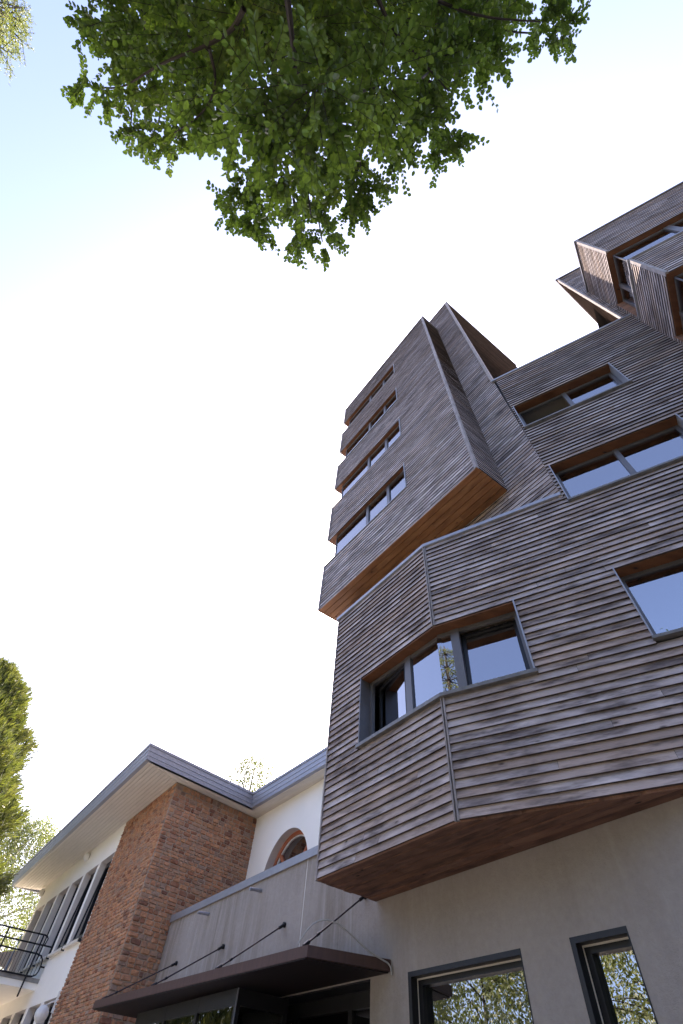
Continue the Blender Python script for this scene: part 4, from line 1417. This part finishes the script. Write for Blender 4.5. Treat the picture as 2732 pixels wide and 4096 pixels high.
# ---- broadleaf tree whose boughs hang over the viewer
def bough_tree():
    T = thing('overhanging_tree', 'broadleaf tree with dense green oval leaves hanging in from the top of the picture', 'tree', (-1.6, -5.2, 0))
    k = 1.7423
    lobes = [  # outline read off the photo at 1568 px width: x, y, radius, metres away
        (300, 50, 100, 6.0), (430, 80, 120, 5.4), (560, 60, 130, 4.9), (700, 70, 140, 4.8), (850, 70, 140, 5.0), (1000, 55, 120, 5.5), (1110, 70, 85, 5.9), (1240, 45, 55, 6.4), (1285, 70, 48, 6.5),
        (350, -60, 130, 6.2), (550, -90, 160, 5.4), (760, -90, 170, 5.2), (980, -80, 150, 5.8), (1150, -40, 90, 6.2), (1290, -20, 50, 6.6),
        (195, 198, 30, 6.3), (238, 208, 36, 6.2), (290, 205, 45, 6.1), (340, 190, 60, 5.9), (225, 60, 45, 6.3), (255, 120, 50, 6.2),
        (300, 292, 34, 5.9), (345, 318, 40, 5.8), (385, 320, 45, 5.7), (430, 290, 50, 5.5),
        (390, 170, 95, 5.6), (480, 200, 105, 5.0), (600, 200, 108, 3.7), (730, 210, 115, 3.4), (870, 200, 108, 4.0), (985, 165, 95, 5.1), (1075, 130, 70, 5.6), (1130, 130, 45, 5.9),
        (485, 290, 55, 5.1), (560, 320, 70, 4.1), (650, 310, 84, 3.6), (750, 300, 84, 3.6), (850, 290, 75, 4.7), (925, 265, 70, 5.0), (985, 235, 55, 5.3), (925, 345, 36, 5.2), (1040, 315, 30, 5.5), (1020, 350, 26, 5.5), (1010, 285, 24, 5.5),
        (565, 420, 58, 4.9), (640, 405, 64, 4.2), (710, 385, 56, 4.2), (545, 480, 42, 5.1), (590, 500, 36, 5.1), (680, 480, 52, 4.9), (735, 455, 36, 5.0), (685, 545, 34, 5.2), (740, 555, 34, 5.2), (570, 515, 26, 5.2),
        (795, 390, 46, 4.9), (845, 395, 34, 5.0), (820, 445, 40, 5.1), (812, 475, 24, 5.2), (855, 430, 22, 5.1)]
    fork = np.array([-1.3, -4.2, 5.2])
    wb = MB()
    limb(wb, [(-1.6, -5.2, -.1), (-1.62, -5.15, 2.0), (-1.45, -4.7, 4.0), fork], .24, .15, 10)
    hubs = [CAMP + ray(a_ * k, b_ * k) * d_ for a_, b_, d_ in ((420, 40, 7.0), (600, 110, 6.1), (860, 90, 6.3), (1060, 30, 7.0), (640, 290, 5.5), (330, 150, 6.6), (960, 180, 6.2))]
    for h in hubs:
        mid = (fork + h) / 2 + np.array([0, 0, .55])
        limb(wb, [fork, mid, h], .07, .016)
    base, axis, nrm, Ls, Ws, rn = [], [], [], [], [], []
    cents = []
    for (x, y, r, dist) in lobes:
        c = CAMP + ray(x * k, y * k) * dist
        mag = 1890 / (ray(x * k, y * k) @ np.array([RW[i][2] for i in range(3)])) ** 1.5
        rad = r * k / mag * dist
        cents.append((c, rad, dist))
    for (x, y, r, dist) in lobes:
        if r > 84 and y < 120:                                     # second storey of foliage above, added to keep skylight off the boughs
            dr_ = ray(x * k, y * k)
            cents.append((CAMP + dr_ * (dist + 1.25), cents[[l[:2] for l in lobes].index((x, y))][1] * 1.05, dist + 1.25))
    for (c, rad, dist) in cents:
        h = min(hubs, key=lambda q: np.linalg.norm(q - c))
        if np.linalg.norm(h - c) > .15:
            mid = (h * .45 + c * .55) + rng.normal(0, .08, 3) + np.array([0, 0, .12])
            limb(wb, [h, mid, c], .022 if rad > .2 else .012, .006, 5)
        out = unit(c - fork)
        ltint = rng.random()
        nt_ = max(7, int(rad * rad * 540 * (1.0 if dist > 4 else 1.35)))
        nsh = max(3, int(rad * 14))
        for it_ in range(nt_ + nsh):
            o = rng.normal(0, 1, 3); o = o / np.linalg.norm(o) * rad * rng.random() ** .45 * .92
            if it_ >= nt_:
                o = o / np.linalg.norm(o) * rad * 1.08
            o[2] *= 1.1
            p0 = c + o * .62
            tl = rng.uniform(.14, .34) * (1.0 if rad > .2 else .7) * (1.15 if it_ >= nt_ else 1.0)
            dr = unit(unit(o + 1e-6) * .8 + out * .5 + np.array([0, 0, -.25]) + rng.normal(0, .3, 3))
            nl = int(rng.integers(10, 17))
            side0 = unit(np.cross(dr, np.array([0, 0, 1.0])) + rng.normal(0, .15, 3))
            tw = [p0 + dr * tl * t + np.array([0, 0, -.10 * t * t * tl / .3]) for t in np.linspace(0, 1, 4)]
            wb.tube([tuple(q) for q in tw], .0028, 3, r1=.0012, cap=False)
            tint = rng.random()
            for i in range(nl):
                t = (i + .6) / nl
                q = p0 + dr * tl * t + np.array([0, 0, -.10 * t * t * tl / .3])
                sg = 1 if i % 2 else -1
                a = unit(dr * rng.uniform(.4, .9) + side0 * sg * rng.uniform(.5, 1.1) + np.array([0, 0, -rng.uniform(0, .5)]))
                base.append(q); axis.append(a)
                nrm.append(unit(np.array([0, 0, 1.0]) + rng.normal(0, .38, 3)))
                l = rng.uniform(.030, .056)
                Ls.append(l); Ws.append(l * rng.uniform(.62, .8)); rn.append(np.clip(ltint * .45 + tint * .3 + rng.random() * .25, 0, 1))
    # heavier branches that show below the leaves
    for pts_, d_, r0 in ((((655, -40), (668, 60), (676, 150), (700, 196), (770, 216)), 3.9, .022), (((676, 150), (668, 215), (690, 300)), 3.75, .011), (((560, 20), (535, 70), (470, 108), (380, 140), (300, 190)), 4.6, .020),
                         (((480, 110), (500, 190), (470, 260), (400, 305)), 4.6, .012), (((860, -20), (900, 70), (960, 130), (1030, 210)), 4.7, .018), (((700, 196), (690, 300), (700, 390), (715, 500)), 3.9, .013),
                         (((770, 216), (820, 300), (830, 400)), 4.1, .010), (((1000, 0), (1100, 40), (1240, 50)), 5.3, .014)):
        limb(wb, [CAMP + ray(a_ * k, b_ * k) * (d_ + .12 * i_) for i_, (a_, b_) in enumerate(pts_)], r0, r0 * .3, 6)
    # the rest of the crown, above and behind the viewer
    cc, cr = np.array([-2.4, -6.0, 7.4]), np.array([4.8, 4.6, 4.2])
    for ph in np.arange(0, 6.28, .7):
        e = cc + np.array([math.cos(ph) * 3.6, math.sin(ph) * 3.3, rng.uniform(-.5, 2.5)])
        if min(project(e)[0], project(e)[1]) < -80 or project(e)[0] > 2800:
            limb(wb, [fork, (fork + e) / 2 + np.array([0, 0, .8]), e], .07, .015, 6)
    ncl = 5200
    dv = unit(rng.normal(0, 1, (ncl, 3))); rr_ = (.45 + .55 * rng.random((ncl, 1)) ** .6)
    lump = 1 + .14 * np.sin(dv[:, :1] * 9) + .14 * np.sin(dv[:, 1:2] * 11 + 1) + .1 * np.sin(dv[:, 2:] * 13)
    pc = cc + dv * cr * rr_ * lump
    b2, a2, n2, l2, w2, r2 = [], [], [], [], [], []
    for p_ in pc:
        q_ = project(p_)
        if q_[0] > -9000 and -160 < q_[0] < 2900 and -160 < q_[1] < 4200:
            continue
        ti = rng.random()
        m_ = 12
        b2.append(p_ + rng.normal(0, .16, (m_, 3))); a2.append(unit(rng.normal(0, 1, (m_, 3)) + np.array([0, 0, -.4])))
        n2.append(unit(np.array([0, 0, 1.0]) + rng.normal(0, .4, (m_, 3)))); ll_ = rng.uniform(.07, .11, m_); l2.append(ll_); w2.append(ll_ * .7)
        r2.append(np.clip(ti * .55 + rng.random(m_) * .45, 0, 1))
    v2 = oval_leaves(np.concatenate(b2), np.concatenate(a2), np.concatenate(n2), np.concatenate(l2), np.concatenate(w2))
    np_mesh('crown', v2, 4, 'broad_leaf', T, np.repeat(np.concatenate(r2), 2))
    wb.build('trunk_and_branches', 'bark', T)
    v = oval_leaves(np.array(base), np.array(axis), np.array(nrm), np.array(Ls), np.array(Ws))
    np_mesh('foliage', v, 4, 'broad_leaf', T, np.repeat(rn, 2))
    return len(rn)


bough_tree()


# ---- blade sprays for conifers and small-leaved trees
def blades(base, axis, normal, length, width):
    axis = unit(axis)
    side = unit(np.cross(normal, axis))
    L, W = length[:, None], width[:, None]
    q = np.stack([base, base + axis * L * .45 + side * W * .5, base + axis * L, base + axis * L * .45 - side * W * .5], axis=1)
    return q.reshape(-1, 3)


def cypress(label, x, y, height, radius, nspray, seed, z_lo=.5, leaf='conifer_leaf', name='cypress_tree', lsize=1.0, lean=(0, 0), taper=.5):
    r_ = np.random.default_rng(seed)
    T = thing(name, label, 'tree', (x, y, 0))
    mb = MB(); limb(mb, [(x, y, -.1), (x, y, height * .5), (x + lean[0], y + lean[1], height * .97)], radius * .10, .03, 9)
    t = r_.random(nspray) ** .8
    z = z_lo + (height - z_lo) * t
    prof = radius * np.clip((1 - t ** 2.6), .03, 1) ** taper * np.clip(.72 + t * 1.2, .5, 1)
    ph = r_.random(nspray) * 2 * np.pi
    lump = 1 + .09 * np.sin(ph * 5 + z * 1.7) + .07 * np.sin(ph * 3 - z * 2.9) + .06 * np.sin(z * 4.1)
    rr = prof * lump * (1 - .45 * r_.random(nspray) ** 2.2)
    c = np.stack([x + lean[0] * t + np.cos(ph) * rr, y + lean[1] * t + np.sin(ph) * rr, z], 1)
    outw = np.stack([np.cos(ph), np.sin(ph), np.zeros(nspray)], 1)
    ax0 = unit(outw * .62 + np.array([0, 0, .75]) + r_.normal(0, .22, (nspray, 3)))
    nb = 18
    B = np.repeat(c, nb, 0); A0 = np.repeat(ax0, nb, 0)
    O = np.repeat(outw, nb, 0)
    along = r_.random((nspray * nb, 1))
    ln = np.repeat(r_.uniform(.28, .62, nspray) * lsize, nb)[:, None]
    base = B + A0 * along * ln
    ax = unit(A0 + r_.normal(0, .30, A0.shape))
    nm = unit(np.cross(A0, r_.normal(0, 1, A0.shape)))
    L = r_.uniform(.16, .38, nspray * nb) * lsize; W = L * r_.uniform(.10, .17, nspray * nb)
    mb.build('trunk', 'bark', T)
    v = blades(base, ax, nm, L, W)
    rn = np.clip(np.repeat(r_.random(nspray), nb) * .7 + r_.random(nspray * nb) * .3, 0, 1)
    np_mesh('crown', v, 4, leaf, T, rn)
    return T


def airy_tree(label, x, y, height, radius, ntwig, seed, z_lo=3.0, leaf='birch_leaf', name='birch_tree', droop=.9, lsize=.06, bark='bark_pale', nl=16, prof_pow=.6, shell=.5, nlimb=14):
    r_ = np.random.default_rng(seed)
    T = thing(name, label, 'tree', (x, y, 0))
    mb = MB()
    limb(mb, [(x, y, -.1), (x + .15, y, height * .35), (x - .1, y + .1, height * .7), (x, y, height * .96)], height * .013, .02, 8)
    hubs = []
    for i in range(nlimb):
        t = r_.uniform(.2, .9); z = z_lo * .8 + (height - z_lo) * t
        ph = r_.random() * 6.283
        pr = radius * math.sin(math.pi * min(1, t * .85 + .13)) ** prof_pow
        e = np.array([x + math.cos(ph) * pr * .8, y + math.sin(ph) * pr * .8, z + height * .06])
        limb(mb, [(x, y, z - height * .05), ((x + e[0]) / 2, (y + e[1]) / 2, z + height * .04), e], height * .005, .012, 5)
    t = r_.random(ntwig)
    z = z_lo + (height - z_lo) * t
    pr = radius * np.sin(np.pi * np.clip(t * .85 + .13, 0, 1)) ** prof_pow
    ph = r_.random(ntwig) * 2 * np.pi
    lump = 1 + .22 * np.sin(ph * 4 + z * .9 + seed) + .15 * np.sin(ph * 7 - z * 1.7)
    rr = pr * lump * (1 - shell + shell * r_.random(ntwig) ** .5) * np.where(r_.random(ntwig) < .25, r_.random(ntwig), 1)
    c = np.stack([x + np.cos(ph) * rr, y + np.sin(ph) * rr, z], 1)
    outw = np.stack([np.cos(ph), np.sin(ph), np.zeros(ntwig)], 1)
    ax0 = unit(outw * (1 - droop * .7) + np.array([0, 0, -droop]) + r_.normal(0, .25, (ntwig, 3)))
    B = np.repeat(c, nl, 0); A0 = np.repeat(ax0, nl, 0)
    ln = np.repeat(r_.uniform(.4, 1.1, ntwig) * lsize / .06, nl)[:, None]
    base = B + A0 * r_.random((ntwig * nl, 1)) * ln + r_.normal(0, .05 * lsize / .06, (ntwig * nl, 3))
    ax = unit(A0 + r_.normal(0, .7, A0.shape))
    nm = unit(r_.normal(0, 1, A0.shape))
    L = r_.uniform(.7, 1.4, ntwig * nl) * lsize; W = L * r_.uniform(.5, .7, ntwig * nl)
    mb.build('trunk', bark, T)
    v = blades(base, ax, nm, L, W)
    rn = np.clip(np.repeat(r_.random(ntwig), nl) * .6 + r_.random(ntwig * nl) * .4, 0, 1)
    np_mesh('crown', v, 4, leaf, T, rn)
    return T


cypress('tall dense cypress with feathery yellow green foliage at the left edge, beyond the white house', -14.7, 19.7, 13.6, 4.1, 15000, 11, taper=.68)
airy_tree('pale green weeping birch behind the white house roof, below the cypress', -15.6, 31.0, 12.2, 4.6, 7000, 12, lsize=.085)
airy_tree('thin treetop showing above the inner corner of the zinc roof edge', -3.55, 29.6, 16.3, 1.9, 1900, 13, z_lo=9, lsize=.085, nl=14, name='garden_tree')
# trees that stand to the left of and behind the viewer; the windows mirror most
airy_tree('tall leafy garden tree mirrored in the ground floor windows, nearest the house', -21.5, 10.5, 9.5, 4.8, 3000, 21, lsize=.13, droop=.8, name='garden_tree', bark='bark', z_lo=1.5)
airy_tree('broad drooping garden tree mirrored in the middle of the wide ground floor window', -20.5, 2.0, 10.5, 4.9, 3000, 22, lsize=.13, droop=.8, name='garden_tree', bark='bark', z_lo=1.5)
airy_tree('dark garden tree mirrored in the narrow ground floor window', -18.5, -6.0, 10.0, 4.8, 3000, 23, lsize=.13, droop=.8, name='garden_tree', bark='bark', z_lo=1.5)
airy_tree('round unseen tree added behind the viewer to shade the timber facade, nearer the entrance side', -7.5, -17.0, 11.5, 4.6, 4500, 25, lsize=.14, droop=.6, name='garden_tree', bark='bark', z_lo=1.5)  # out of view, added to darken the main facade
airy_tree('round unseen tree added behind the viewer to shade the timber facade, farther from the entrance', 3.5, -19.0, 11.0, 4.6, 4500, 26, lsize=.14, droop=.6, name='garden_tree', bark='bark', z_lo=1.5)  # likewise added to take skylight from the facade
cypress('tall dense cypress mirrored in the narrow pane of the corner window', -13.8, -11.5, 17.5, 3.4, 3000, 24, lsize=1.3)


# ---- spruce whose branch tips reach into the top left corner
def spruce(x, y, height, seed):
    r_ = np.random.default_rng(seed)
    T = thing('spruce_tree', 'spruce with yellowish needle twigs reaching into the top left corner', 'tree', (x, y, 0))
    mb = MB(); limb(mb, [(x, y, -.1), (x, y, height)], .26, .02, 9)
    base, ax, L, W, rn = [], [], [], [], []
    z = 3.0
    while z < height - .3:
        reach = min(3.5, .575 * (height - z)) + .1
        nb = 9
        off = r_.random() * 6.28
        for i in range(nb):
            ph = off + i * 6.283 / nb + r_.normal(0, .12)
            o = np.array([math.cos(ph), math.sin(ph), 0])
            rc = reach * r_.uniform(.8, 1.08)
            e = np.array([x, y, z]) + o * rc + np.array([0, 0, -.16 * rc])
            p0 = np.array([x, y, z]); pm = p0 + o * rc * .5 + np.array([0, 0, .03 * rc])
            mb.tube([tuple(p0), tuple(pm), tuple(e)], .03, 4, r1=.006, cap=False)
            sd_ = np.array([-o[1], o[0], 0])
            nsub = int(10 * rc / 2) + 4
            for j in range(nsub):
                t = .25 + .75 * (j + r_.random()) / nsub
                q = p0 * (1 - t) ** 2 + 2 * pm * t * (1 - t) + e * t * t
                sg = 1 if j % 2 else -1
                d0 = unit(o * .7 + sd_ * sg * .75 + np.array([0, 0, -.35]) + r_.normal(0, .12, 3))
                ll = r_.uniform(.35, .75) * (1.15 - t * .6)
                mb.tube([tuple(q), tuple(q + d0 * ll)], .006, 3, r1=.003, cap=False)
                for kx in range(3):
                    tt = r_.uniform(.2, .95)
                    q2 = q + d0 * ll * tt
                    d1 = unit(d0 + np.cross(d0, [0, 0, 1]) * r_.choice([-1, 1]) * .8 + np.array([0, 0, -.3]))
                    l2 = r_.uniform(.10, .24)
                    segs = ((q, d0, ll), (q2, d1, l2)) if kx == 0 else ((q2, d1, l2),)
                    for (a, d, l) in segs:
                        nn = int(l * 130)
                        ts = r_.random(nn)
                        dirs = unit(d * .75 + unit(r_.normal(0, 1, (nn, 3))) * .85)
                        base.append(a + d * (ts * l)[:, None]); ax.append(dirs)
                        L.append(r_.uniform(.030, .048, nn)); W.append(np.full(nn, .011)); rn.append(np.clip(.25 + .6 * r_.random() + r_.random(nn) * .25, 0, 1))
        z += r_.uniform(.55, .8)
    base = np.concatenate(base); ax = np.concatenate(ax); L = np.concatenate(L); W = np.concatenate(W); rn = np.concatenate(rn)
    mb.build('trunk_and_branches', 'bark', T)
    v = blades(base, ax, unit(r_.normal(0, 1, ax.shape)), L, W)
    np_mesh('needles', v, 4, 'spruce_leaf', T, rn)


spruce(-7.95, -1.95, 15.5, 5)
